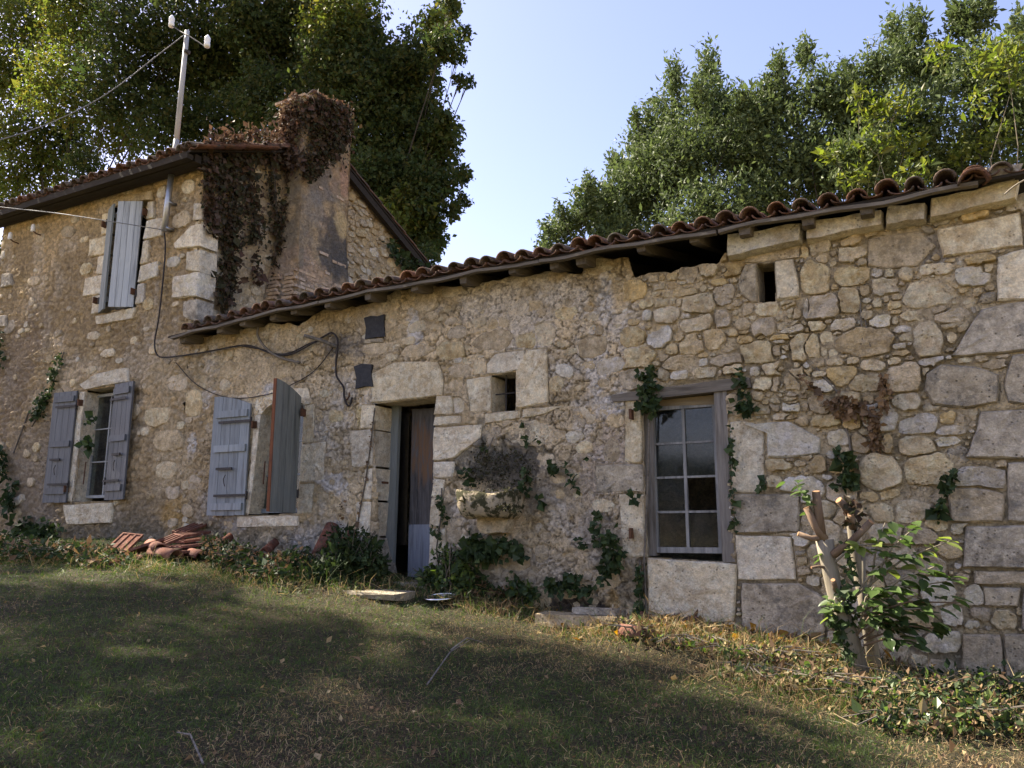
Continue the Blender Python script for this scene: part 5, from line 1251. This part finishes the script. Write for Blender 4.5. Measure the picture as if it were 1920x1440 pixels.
# shade trees standing on the lawn's left, outside the view: they give the lawn its dapple
def shade_tree(label, x, y, base, rad, n, seed, NC=46):
    r = np.random.default_rng(seed); z0 = float(ground_z(x, y)); parts = []
    cents = []
    for k in range(NC):
        d = r.normal(size=3); d /= np.linalg.norm(d); c = np.array([x, y, base]) + d * rad * np.array([1, 1, .75]) * r.uniform(.45, 1)
        R3 = np.array([1, 1, .8]) * rad * r.uniform(.12, .24); cents.append((c, R3)); m = n // NC
        dd = unit(r.normal(size=(m, 3))); P = c + dd * R3 * (r.uniform(0, 1, m) ** .4)[:, None]
        parts.append(leaves(P, dd, .17, .62, .3))
    V, Fc = join(parts); t = thing('lime_tree', label, 'tree', (x, y, z0), 'shade trees left of the lawn')
    np_mesh('crown', V, Fc, LF_TREE, t); limbs((x, y, z0 - .1), cents, .22, 'trunk', BARK, t, 1)
SHADE = [('tall lime tree far left of the lawn with the broadest crown', -24.2, -4.7, 20.5, 4.0, 9800, 9), ('tall lime tree far left of the lawn nearest the viewer', -21.6, -6.9, 19.5, 3.6, 7600, 12),
         ('tall lime tree farthest left, in line with the house front', -28.6, -3.2, 19.0, 4.0, 8200, 3), ('slender lime tree left of the lawn with a thin airy crown', -20.4, -5.3, 20.0, 2.4, 2800, 21), ('slender lime tree left of the lawn closest to the house line', -20.3, -3.4, 19.0, 2.5, 3300, 27)]
for a in SHADE: shade_tree(*a)
def hedge():  # added behind the viewpoint so the window panes reflect dark leaves
    n = 9000; x = rng.uniform(-9.5, -2.5, n); q = rng.uniform(0, 1, (n, 2)); h = 2.7 + .6 * fbm(x * .6 + 40, x * 0 + 2, 3, 3)
    P = np.stack([x, -12.6 + (q[:, 0] - .5) * 1.6, ground_z(x, x * 0 - 12.6) + h * np.sqrt(q[:, 1])], 1)
    v, f = leaves(P, np.tile([0, 1., .3], (n, 1)), .14, .6, .2)
    t = thing('hedge', 'dark hedge added out of view to darken the window panes', 'hedge', (-7, -12.6, .3))
    np_mesh('foliage', v, f, LF_TREE, t)
hedge()
def back_hedge(label, x0, x1, y0, y1, h, n):
    x = rng.uniform(x0, x1, n); y = rng.uniform(y0, y1, n); q = rng.uniform(0, 1, n) ** .6; g = ground_z(x, y)
    P = np.stack([x, y, g + q * h * (.8 + .4 * fbm(x * .5 + 7, y * .5 + 3, 5, 3))], 1)
    v, f = leaves(P, np.tile([0, -1., .4], (n, 1)), .17, .6, .2)
    t = thing('hedge', label, 'hedge', ((x0 + x1) / 2, (y0 + y1) / 2, float(ground_z((x0 + x1) / 2, y0)))); np_mesh('foliage', v, f, LF_TREE, t)
back_hedge('overgrown hedge filling the ground behind the low wing', -7., 13., 6.6, 9.2, 5.2, 26000)
back_hedge('overgrown hedge beside and behind the tall house', -30., -15.2, 4.5, 7.5, 3.4, 15000)

# ---- climbers: strokes of leaves over a wall face
def stroke_points(strokes, plane, dens, thick, face):
    P = []
    for pts, w in strokes:
        for (x1, y1), (x2, y2) in zip(pts[:-1], pts[1:]):
            L = math.hypot(x2 - x1, y2 - y1); n = int(dens * (L + w * .5) * w / 100)
            if n < 1: continue
            t = rng.uniform(0, 1, n); g = rng.normal(size=(n, 2)) * w * .36
            for a, (gx, gy) in zip(t, g):
                p = plane(x1 + (x2 - x1) * a + gx, y1 + (y2 - y1) * a + gy); P.append(p + np.array(face) * abs(random.gauss(0, thick)))
    return np.array(P)
def climber(name, label, cat, jobs, stems=(), mat_stem=None, group=None, stem_name='stem'):
    first = jobs[0][0]
    t = thing(name, label, cat, tuple(first[0]), group)
    parts, mi, mats = [], [], []
    for P, face, size, droop, mat, ratio in jobs:
        v, f = leaves(P, np.tile(np.array(face, float), (len(P), 1)), size, ratio, droop, .8)
        if mat not in mats: mats.append(mat)
        parts.append((v, f)); mi.append(np.full(len(f), mats.index(mat)))
    V, Fc = join(parts); np_mesh('foliage', V, Fc, mats, t, midx=np.concatenate(mi))
    for pts, r in stems: MB().tube(pts, r, 5, False).build(stem_name, mat_stem or M_OLDWOOD, t, True)
    return t
gx_ = lambda x, y: xp(x, y, XC + .06); cx_ = lambda x, y: xp(x, y, CHX1 + .03); cy_ = lambda x, y: wp(x, y, CHY0 - .04); vx_ = lambda x, y: xp(x, y, XC + .22)
J = [(stroke_points([([(386,285),(390,350),(392,415),(398,440)],20),([(402,290),(425,420),(424,545)],22),([(430,290),(440,400),(432,480),(415,560)],24),([(460,290),(470,380),(480,450)],28),([(480,470),(478,520)],7),([(500,290),(510,380),(520,440),(510,540)],15),([(540,300),(545,360),(535,400),(518,430)],22),([(384,282),(545,288)],28),([(410,560),(418,575)],14)], gx_, 11, .06, (1, 0, 0)), (1, -.15, .1), .062, 1.1, LF_CREEP, .75),
     (stroke_points([([(386,300),(390,400),(396,430)],12),([(476,500),(480,530)],7),([(425,560),(436,570)],6)], gx_, 10, .07, (1, 0, 0)), (1, -.15, .1), .08, 1.1, LF_CREEPRED, .8),
     (stroke_points([([(392,272),(450,274),(482,262),(522,270)],13),([(540,275),(560,262)],14)], vx_, 22, .10, (.3, -.3, 1)), (.3, -.4, .8), .06, .3, LF_CREEPRED, .75),
     (stroke_points([([(545,212),(541,270),(548,312)],26),([(558,190),(552,240)],24)], cy_, 30, .06, (0, -1, 0)), (-.2, -1, .3), .06, .9, LF_CREEPRED, .75),
     (stroke_points([([(580,196),(600,240),(612,290)],42),([(640,215),(640,262)],22),([(582,285),(572,330)],22),([(575,190),(645,205)],16),([(600,300),(585,325)],18),([(630,215),(625,270)],30)], cx_, 26, .06, (1, 0, 0)), (1, -.2, .2), .062, 1.0, LF_CREEP, .75),
     (stroke_points([([(585,188),(650,215)],14),([(620,210),(650,240)],18),([(585,200),(610,240)],20)], cx_, 16, .07, (.6, 0, .6)), (.8, -.2, .6), .06, .5, LF_CREEPRED, .75)]
climber('creeper', 'brown and dark red creeper hanging over the gable and chimney top', 'creeper', J,
        [([gx_(x, y) for x, y in L], r) for L, r in (([(424,590),(426,520),(430,400),(445,300)], .03), ([(512,545),(520,440),(512,300)], .025), ([(480,460),(470,350),(460,290)], .02), ([(395,430),(392,330)], .012))])
wY = lambda d: (lambda x, y: wp(x, y, -d))
def ivy(label, strokes, dens=15, size=.06, mat=None, thick=.05, stems=(), cat='ivy', name='ivy', droop=.5, ratio=.85):
    return climber(name, label, cat, [(stroke_points(strokes, wY(.03), dens, thick, (0, -1, 0)), (0, -1, .25), size, droop, mat or LF_IVY, ratio)], [([wp(x, y, -.02) for x, y in L], r) for L, r in stems])
ivy('dark ivy trail climbing left of the lower left window', [([(118,665),(100,720),(90,750)],9),([(90,750),(70,785)],10),([(88,735),(78,775)],7)], 13, .065, stems=[([(60,800),(90,745),(120,660)], .01), ([(25,850),(55,770)], .012)])
ivy('small ivy tuft beside the glass of the lower left window', [([(180,778),(178,800)],6),([(176,828),(170,835)],14)], 9, .09)
ivy('dark ivy column rising at the far left corner of the wall', [([(15,905),(5,840)],10),([(30,960),(15,930)],12),([(4,620),(2,690)],8),([(40,990),(110,1000)],26),([(22,940),(28,900)],8)], 10, .09)
ivy('ivy clump over the left end of the timber lintel', [([(1222,690),(1226,720)],9),([(1215,725),(1215,765)],20),([(1225,745),(1232,770)],14),([(1210,700),(1200,715)],8)], 10, .06, stems=[([(1212,1150),(1208,1050),(1215,900),(1218,760),(1224,690)], .010)])
ivy('ivy clump hanging at the right end of the timber lintel', [([(1392,700),(1395,745)],10),([(1384,762),(1400,772)],16),([(1402,750),(1412,770)],9)], 9, .06)
ivy('ivy strand down the right side of the window post', [([(1372,800),(1375,860),(1374,930),(1380,1000)],5)], 7, .05, thick=.02)
ivy('ivy patches spreading below the stone basin', [([(885,1030),(930,1040)],22),([(940,1010),(975,1030)],12),([(900,1010),(890,1040)],14),([(965,1020),(985,1048)],7)], 12, .075, thick=.07)
ivy('thin ivy strand climbing left of the stone basin', [([(826,930),(832,960),(836,985)],7),([(815,980),(822,1010)],8)], 8, .055, thick=.02, stems=[([(826,1090),(818,1030),(828,960),(828,915)], .008)])
ivy('ivy leaves on the black stained stone above the basin', [([(985,880),(990,930)],9),([(870,880),(885,905)],10),([(905,832),(912,850)],5)], 7, .055, thick=.02, stems=[([(905,870),(925,820)], .006)])
climber('moss', 'dark moss and dead tufts on the stone above the basin', 'moss', [(stroke_points([([(875,885),(995,880)],30),([(890,860),(980,856)],26),([(880,905),(1000,905)],14),([(900,845),(915,820)],6)], wY(.02), 9, .006, (0, -1, 0)), (0, -1, .3), .022, .2, LF_MOSS, .7), (stroke_points([([(875,960),(870,940)],6),([(900,920),(970,918)],4),([(930,950),(975,955)],10)], wY(.42), 10, .02, (0, -1, 0)), (0, -1, .6), .03, .2, LF_MOSS, .8)])
ivy('sparse ivy sprigs between basin and window', [([(1036,865),(1042,890)],9),([(1058,870),(1066,880)],6),([(1070,895),(1080,920)],7),([(984,808),(988,835)],5),([(1010,820),(1014,832)],5),([(1110,850),(1106,860)],4),([(980,785),(984,795)],4),([(1115,960),(1125,985)],7),([(1190,925),(1196,945)],6),([(1010,935),(1016,945)],7)], 7, .06, thick=.015)
ivy('bright leaved ivy column at the foot of the wall left of the window', [([(1150,1000),(1145,1050)],14),([(1140,1060),(1135,1090)],11),([(1160,1030),(1165,1060)],11)], 12, .06, thick=.06)
ivy('dark ivy strand at the left foot of the window', [([(1200,1060),(1203,1100),(1200,1150)],7),([(1120,990),(1110,1020)],7),([(1085,1010),(1100,1030)],7)], 9, .05, thick=.03, stems=[([(1200,1165),(1203,1100),(1200,1050)], .012)])
ivy('ivy mat on the wall foot right of the basin', [([(1030,1090),(1110,1110)],16),([(960,1090),(1010,1120)],16),([(1075,1075),(1090,1085)],12)], 8, .06, thick=.05)
ivy('ivy hanging in the rubble behind the pollarded stump', [([(1570,850),(1595,870)],14),([(1580,880),(1600,905)],12),([(1605,905),(1570,912)],9),([(1440,900),(1425,920)],7)], 9, .06)
ivy('mossy ivy streak running down beside the tan quoin', [([(1790,880),(1770,930)],9),([(1760,940),(1762,980)],9),([(1775,915),(1780,900)],8)], 9, .05, thick=.03)
ivy('dead brown creeper clinging to the rubble of the right wall', [([(1535,735),(1570,770)],7),([(1570,750),(1625,770),(1640,790)],15),([(1655,705),(1662,745),(1655,770)],8),([(1640,770),(1645,840)],13),([(1600,770),(1570,780)],9),([(1640,780),(1600,760)],10),([(1500,700),(1530,735)],4)], 9, .055, LF_DEAD, .04, [([(1645,860),(1640,790),(1615,760),(1570,735),(1530,690)], .010), ([(1645,790),(1662,740),(1660,700)], .008), ([(1575,775),(1592,820),(1595,850)], .010), ([(1612,560),(1615,600),(1617,640)], .007), ([(1622,600),(1632,650)], .005)], 'dead creeper', 'dead_creeper')
ivy('dry bead like vine running down left of the door', [([(702,770),(694,840),(686,900),(676,950),(668,990)],2.2),([(640,940),(642,985)],5),([(655,930),(652,950)],3)], 7, .03, LF_DEAD, .012, [([(703,765),(694,840),(686,900),(674,960),(668,1000)], .008)], 'dead vine', 'dead_creeper')
ivy('ivy spray on the gable under the rear verge', [([(735,460),(750,490),(768,505)],12),([(770,480),(790,500)],14),([(745,480),(760,500)],12)], 1, .08) if False else None
climber('ivy', 'green ivy climbing the gable under the rear verge', 'ivy', [(stroke_points([([(728,452),(745,482),(765,505)],10),([(760,490),(790,505)],14)], gx_, 14, .08, (1, 0, 0)), (1, -.2, .2), .10, .4, LF_IVY, .8)])

# ---- low plants at the wall foot
def bush(name, label, cat, spots, size, mats, n, group=None, ratio=.6, stems=10, up=.5):
    """spots: (px, py at the foot, height m, radius m)"""
    t = thing(name, label, cat, tuple(gp(spots[0][0], spots[0][1])), group); parts, mi = [], []; m = MB()
    for k, (px, py, h, r) in enumerate(spots):
        g = gp(px, py); q = n // len(spots)
        d = rng.normal(size=(q, 3)); d = unit(d); rad = rng.uniform(0, 1, q) ** .45
        P = g + np.array([0, .0, h * .45]) + d * rad[:, None] * np.array([r, r * .8, h * .55]); P[:, 2] = np.maximum(P[:, 2], ground_h(P[:, 0], P[:, 1]) + .01); P[:, 1] = np.minimum(P[:, 1], -.03)
        parts.append(leaves(P, unit(d + np.array([0, -.3, up])), size, ratio, .2, 1.)); mi.append(rng.integers(0, len(mats), q).repeat(2))
        for _ in range(stems):
            e = g + np.array([random.gauss(0, r * .6), min(random.gauss(-.05, r * .5), 0), h * random.uniform(.6, 1.1)]); e[1] = min(e[1], -.03)
            m.tube([g + np.array([random.gauss(0, r * .3), min(0, random.gauss(0, r * .2)), 0]), (g + e) / 2 + np.array([0, 0, .05]), e], [.007, .005, .003], 4, False)
    V, Fc = join(parts); np_mesh('foliage', V, Fc, mats, t, midx=np.concatenate(mi)); o = m.build('stems', M_OLDWOOD, t); o['kind'] = 'stuff'; return t
LF_STRAWLEAF = m_leaf('bleached_leaf', [(.30, .24, .12), (.22, .17, .08), (.36, .30, .16)], .25, .7, .2)
LF_DARKBUSH = m_leaf('dark_bush_leaf', [(.022, .034, .012), (.032, .05, .016), (.018, .028, .011), (.045, .065, .02)], .2, .6, .15)
bush('bush', 'dense dark green bush left of the door', 'bush', [(655,1082,.52,.36),(690,1092,.34,.22),(625,1090,.26,.26),(600,1092,.14,.2)], .055, [LF_DARKBUSH, LF_DARKBUSH, LF_IVY], 4200)
bush('bramble', 'tangled bramble bush over the tiles below the arched window', 'bush', [(430,1070,.32,.34),(470,1075,.20,.40),(530,1080,.22,.40),(560,1075,.26,.3),(400,1050,.30,.2),(500,1090,.16,.4)], .05, [LF_IVY, LF_DARKBUSH, LF_DARKBUSH, LF_DEAD], 2600)
bush('weeds', 'low dark weeds along the far left wall foot', 'weeds', [(30,1045,.24,.6),(90,1050,.22,.6),(150,1052,.18,.5),(190,1058,.12,.4),(-20,1045,.32,.6)], .055, [LF_DARKBUSH, LF_DARKBUSH, LF_IVY, LF_DEAD], 3200)
bush('bush', 'pale leaved privet bush right of the dark door', 'bush', [(842,1118,.50,.26),(870,1120,.40,.22),(815,1110,.26,.18)], .055, [LF_IVY, LF_IVY, LF_FRESH], 1900)
bush('ivy_bush', 'dark ivy heap under the basin support', 'bush', [(910,1118,.30,.28),(950,1126,.16,.3),(985,1136,.18,.2)], .05, [LF_DARKBUSH, LF_IVY, LF_DEAD], 1700)
bush('weeds', 'thin bright sprig in the grass under the basin', 'weeds', [(985,1148,.30,.10),(995,1140,.2,.1)], .05, [LF_FRESH], 160, stems=4)
bush('weeds', 'sunlit weeds at the left foot of the window sill', 'weeds', [(1180,1205,.16,.16),(1200,1215,.12,.2),(1330,1222,.08,.2),(1270,1222,.07,.25)], .036, [LF_FRESH, LF_DEAD, LF_STRAWLEAF], 600)
bush('weeds', 'sunlit ivy and weed bank in front of the grey block', 'weeds', [(1440,1252,.11,.34),(1500,1258,.13,.30),(1480,1285,.12,.36),(1400,1268,.08,.34),(1540,1295,.15,.32),(1390,1240,.06,.3)], .036, [LF_FRESH, LF_IVY, LF_DEAD, LF_DEAD, LF_STRAWLEAF, LF_STRAWLEAF], 3400)
bush('weeds', 'shaded weed bank at the right below the big quoins', 'weeds', [(1640,1318,.15,.34),(1720,1328,.20,.38),(1800,1330,.22,.40),(1880,1340,.26,.40),(1760,1356,.14,.36),(1850,1370,.18,.40),(1680,1356,.10,.3)], .038, [LF_IVY, LF_DARKBUSH, LF_FRESH, LF_DEAD, LF_IVY, LF_STRAWLEAF], 5200)

# ---- pollarded stump
SY = -.62
st = thing('pollarded_stump', 'pale pollarded tree stump with fresh cut orange ends by the right wall', 'stump', tuple(gp(1605, 1250)))
sp = lambda x, y, d=0.: wp(x, y, SY - d)
def part_tube(name, pts, rad, mat, cutend=True):
    o = MB().tube(pts, rad, 10).build(name, mat, st, True)
    return o
part_tube('trunk', [sp(1608,1262), sp(1590,1190), sp(1566,1110), sp(1552,1050), sp(1546,1012)], [.080, .068, .058, .056, .064], BARK_PALE)
part_tube('trunk', [sp(1640,1250,-.25), sp(1625,1150,-.25), sp(1606,1050,-.2), sp(1595,970,-.2), sp(1590,930,-.2)], [.050, .045, .040, .036, .032], BARK_PALE)
part_tube('trunk', [sp(1634,1220,-.22), sp(1618,1120,-.2), sp(1617,1030,-.2)], [.026, .023, .02], BARK_PALE)
M_CUT = m_plain('fresh_cut_wood', (.30, .16, .075), (.36, .22, .12), 30, .8)
BR_B = m_wood('brown_branch', (.15, .10, .065), (.20, .14, .09), (.09, .06, .04), 'Z', .85, 6)
for a, b, r in (((1546,1012),(1512,952),.028), ((1540,1008),(1530,922),.032), ((1545,1008),(1497,1001),.020), ((1562,1040),(1633,978),.026), ((1568,1112),(1562,1088),.018), ((1596,965),(1573,938),.030), ((1600,990),(1595,965),.025), ((1550,1065),(1522,1064),.010)):
    A, B_ = Vector(sp(*a, .03)), Vector(sp(*b, .10)); mid = A.lerp(B_, .5) + Vector((0, 0, -.02 if abs(a[0] - b[0]) > 30 else .01))
    o = MB().tube([A, mid, B_], [r * 1.2, r, r * .9], 8).build('cut_branch', BR_B, st, True)
    d = (B_ - mid).normalized(); MB().tube([B_ - d * .002, B_ + d * .004], r * .86, 10).build('cut_face', M_CUT, o)
P = stroke_points([([(1592,945),(1612,960)],16),([(1590,970),(1606,985)],10)], sp, 11, .05, (0, -1, 0))
v, f = leaves(P, np.tile([0, -1., .2], (len(P), 1)), .05, .7, .5); np_mesh('dead_foliage', v, f, LF_CREEP, st)
P = stroke_points([([(1560,1150),(1600,1240)],16),([(1580,1100),(1600,1180)],12),([(1590,1010),(1600,1100)],8)], sp, 8, .06, (0, -1, 0))
v, f = leaves(P, np.tile([0, -1., .2], (len(P), 1)), .05, .7, .3); np_mesh('ivy_foliage', v, f, LF_IVY, st)
def big_leaf():
    m = MB(); n = 7; V = []; 
    for i in range(n):
        t = i / (n - 1); w = .27 * max(0., math.sin(math.pi * min(1, t ** .8 * .98 + .02))) ** .9; z = -.16 * t * t
        V += [(-w, t, z + .07 * (w > .02)), (0, t, z), (w, t, z + .07 * (w > .02))]
    m.add(V, [q for i in range(n - 1) for q in ((3 * i, 3 * i + 1, 3 * i + 4, 3 * i + 3), (3 * i + 1, 3 * i + 2, 3 * i + 5, 3 * i + 4))]); return m
BL = [big_leaf().mesh('leaf', x, True) for x in (m_leaf('shoot_leaf_bright', [(.15, .20, .045), (.19, .23, .06)], .45, .4, .4), m_leaf('shoot_leaf', [(.075, .12, .035), (.09, .14, .04)], .4, .35, .45), m_leaf('shoot_leaf_dark', [(.035, .06, .02), (.045, .07, .022)], .3, .35, .4))]
SPRAY = [((1545,1000),(1490,905),.30,1,7),((1560,1060),(1640,1020),.42,0,6),((1580,1130),(1560,1140),.2,1,4),((1600,1120),(1690,1040),.35,1,8),((1600,1120),(1780,1015),.45,0,10),((1610,1150),(1760,1060),.45,1,10),((1610,1150),(1775,1090),.45,1,9),((1620,1180),(1750,1140),.4,1,10),((1610,1180),(1640,1100),.4,1,8),((1620,1200),(1770,1180),.4,2,10),((1610,1200),(1700,1170),.5,2,12),((1620,1210),(1720,1210),.45,2,12),((1600,1200),(1660,1150),.4,2,10),((1600,1150),(1680,1100),.5,1,10),((1560,1060),(1545,1045),.15,1,3),((1630,1110),(1660,980),.35,1,7),((1625,1110),(1720,985),.35,1,7),((1615,1180),(1690,1130),.55,1,10),((1600,1160),(1800,1130),.4,2,8),((1570,1180),(1555,1130),.25,0,3)]
for a, b, dep, mi, n in SPRAY:
    A, B_ = Vector(sp(*a)), Vector(sp(*b, random.uniform(-.1, .25))); mid = A.lerp(B_, .55) + Vector((0, -.05, .06))
    MB().tube([A, mid, B_], [.009, .007, .004], 5, False).build('shoot', BR_B if mi == 2 else M_CUT if False else BARK_PALE, st, True)
    n = int(n * 1.6)
    for k in range(n):
        t = .35 + .65 * k / max(n - 1, 1); p = A.lerp(mid, t * 2) if t < .5 else mid.lerp(B_, t * 2 - 1)
        o = bpy.data.objects.new('leaf', BL[mi if random.random() < .75 else random.choice((1, 2))]); COL.objects.link(o); o.parent = st; o.matrix_parent_inverse = Matrix.Translation(st.location).inverted()
        o.location = p + Vector((random.gauss(0, .03), random.gauss(0, .03), random.gauss(0, .02)))
        dr = (B_ - A).normalized(); sd_ = 1 if k % 2 else -1
        az = math.atan2(dr.y, dr.x) - math.pi / 2 + sd_ * random.uniform(.5, 1.2); 
        o.rotation_euler = (random.uniform(-.5, .15), random.uniform(-.6, .6), az); q = random.uniform(.07, .145); o.scale = (q, q, q)

# ================================================================== GRASS AND LITTER
def lawn_points(n, power=1.25):
    X = rng.uniform(-16., 5., n * 7); Y = -rng.uniform(0.02, 6.6, n * 7)
    Z = ground_z(X, Y); q = np.stack([X, Y, Z], 1) - CAM; zd = q @ _FW; px = 960 + F * (q @ _R) / zd; py = 720 - F * (q @ _U) / zd
    ok = (zd > .5) & (px > -420) & (px < 2500) & (py > 880) & (py < 1700)
    w = np.clip((4.2 / np.maximum(zd, .5)) ** power, .0, 1.); ok &= rng.uniform(0, 1, n * 7) < w
    P = np.stack([X, Y, ground_h(X, Y)], 1)[ok]; return P[:n]
def dryness(P): return fbm(P[:, 0] * .9 + 20, P[:, 1] * .9 + 20, 131, 4) + .16 * sstep(-4.5, -1.5, P[:, 0]) - .10 * sstep(-3.5, -5.0, P[:, 1]) + .16 * sstep(-1.4, -.3, P[:, 1]) - .17 + .15 * sstep(-2.6, -.6, P[:, 0])
LF_GRASS = m_leaf('grass_blade', [(.052, .086, .020), (.075, .118, .026), (.042, .068, .017), (.11, .152, .04), (.062, .097, .024)], .35, .5, .3)
LF_STRAW = m_leaf('straw_blade', [(.34, .25, .125), (.24, .17, .08), (.44, .345, .19), (.15, .105, .054)], .25, .65, .2)
def blades(P, length, width, lean, mats, mi, name, label, cat):
    n = len(P); A = unit(rng.normal(size=(n, 3)) * lean + np.array([0, 0, 1.])); A[:, 2] = np.abs(A[:, 2]); B = unit(np.cross(A, rng.normal(size=(n, 3))))
    L = (length * np.exp(rng.normal(size=n) * .4))[:, None]; W = (width * rng.uniform(.7, 1.3, n))[:, None]
    bend = rng.normal(size=(n, 3)) * .35 * L; bend[:, 2] = -np.abs(bend[:, 2]) * .6
    v = np.stack([P - B * W / 2, P + B * W / 2, P + A * L * .6 + B * W * .4, P + A * L * .6 - B * W * .4, P + A * L + bend], 1).reshape(-1, 3)
    i = np.arange(n)[:, None] * 5
    f = np.concatenate([i + np.array([[0, 1, 2]]), i + np.array([[0, 2, 3]]), i + np.array([[3, 2, 4]])], 1).reshape(-1, 3)
    o = np_mesh(name, v, f, mats, midx=np.repeat(mi, 3)); tag(o, label, cat, kind='stuff')
P = lawn_points(290000); dr = dryness(P); keep = rng.uniform(0, 1, len(P)) < np.clip(1.55 - 1.7 * dr, .12, 1.); P = P[keep]; dr = dr[keep]
mi = (rng.uniform(0, 1, len(P)) < np.clip((dr - .40) * 3.0, .06, .93)).astype(int); P[:, 2] -= .008
blades(P, np.where(mi == 1, .028, .036), .0038, .75, [LF_GRASS, LF_STRAW], mi, 'grass', 'short mown grass, green and straw coloured, covering the lawn', 'grass')
P = lawn_points(76000); P[:, 2] += .012
n = len(P); dr = dryness(P); keep = rng.uniform(0, 1, n) < np.clip(.30 + 1.2 * (dr - .4), .14, 1.); P = P[keep]
blades(P, .036, .0028, 6.0, [LF_STRAW, LF_DEAD], (rng.uniform(0, 1, len(P)) < .35).astype(int), 'dry_clippings', 'dry grass clippings strewn over the lawn', 'clippings')
P = lawn_points(5200); dr = dryness(P); P = P[rng.uniform(0, 1, len(P)) < np.clip((dr - .38) * 3, .10, 1)]; P[:, 2] += .018
v, f = leaves(P, np.tile([0, 0, 1.], (len(P), 1)), .030, .6, .05, .9); f_n = len(f)
tag(np_mesh('fallen_leaves', v, f, [LF_DEAD, LF_STRAW], midx=np.repeat(rng.choice([0, 0, 0, 1, 1], len(P)), 2)), 'fallen brown and tan leaves scattered over the dry grass', 'leaves', kind='stuff')
# taller grass and dead stalks along the right wall foot and litter bank
def strip(n, spots, spread):
    out = []
    for px, py in spots:
        g = gp(px, py); q = g + np.stack([rng.normal(size=n) * spread, rng.normal(size=n) * spread * .5, np.zeros(n)], 1); q[:, 1] = np.minimum(q[:, 1], -.03); q[:, 2] = ground_h(q[:, 0], q[:, 1]); out.append(q)
    return np.concatenate(out)
P = strip(520, [(1060,1150),(1120,1195),(1180,1200),(1230,1205),(1300,1212),(1380,1225),(1450,1250),(1530,1260),(1600,1290),(1680,1330),(1760,1345),(1840,1350),(1910,1360),(1560,1250),(900,1140),(960,1150),(1440,1290),(1550,1320)], .28)
blades(P, .13, .0045, .8, [LF_STRAW, LF_GRASS, LF_DEAD], rng.choice([0, 0, 1, 1, 2], len(P)), 'tall_grass', 'tall straw and green grass tufts along the right wall foot', 'grass')
P = strip(330, [(20,1050),(100,1055),(180,1062),(260,1066),(340,1072),(420,1084),(500,1096),(580,1100),(660,1102),(730,1096),(800,1110)], .3)
blades(P, .12, .0045, .7, [LF_GRASS, LF_STRAW], rng.choice([0, 0, 1], len(P)), 'tall_grass', 'uncut dark grass along the left wall foot', 'grass')
P = strip(300, [(1130,1180),(1190,1195),(1240,1195),(1300,1200),(1360,1206),(1420,1215),(1480,1220),(1540,1235),(1000,1135),(930,1130)], .25); P[:, 2] += .06 * rng.uniform(0, 1, len(P))
v, f = leaves(P, np.tile([0, -.2, 1.], (len(P), 1)), .05, .6, .0, .9)
tag(np_mesh('leaf_litter', v, f, [LF_DEAD, LF_STRAW, LF_RUSTY], midx=np.repeat(rng.choice([0, 0, 1, 1, 2], len(P)), 2)), 'bank of dry brown leaf litter along the sunlit wall foot', 'litter', kind='stuff')
# bare twigs
TW = [((800,1290),(880,1215)),((845,1230),(905,1218)),((380,1445),(330,1395)),((1500,1330),(1560,1260)),((1700,1255),(1712,1335)),((1690,1340),(1650,1290)),((1840,1270),(1905,1330))]
def twig(a, b, lab):
    A, B_ = gp(*a) + np.array([0, 0, .03]), gp(*b) + np.array([0, 0, .06]); mid = (A + B_) / 2 + np.array([0, 0, .06])
    o = MB().tube([A, mid, B_], [.006, .005, .003], 5).build('twig', M_OLDWOODZ); tag(o, lab, 'twig', 'twigs lying in the grass')
for (a, b), lab in zip(TW[:3], ('pale twig standing out of the middle lawn', 'short pale twig lying beside the standing one', 'dark twig lying in the front left lawn')): twig(a, b, lab)
cable('bare_branch', 'bare pale branch tip poking in at the right edge by the cornice', [wp(x, y, -.6) for x, y in ((1935,330),(1908,345),(1893,356),(1884,364))], .006, BARK_PALE, 'branch')
print('objects', len(bpy.data.objects))
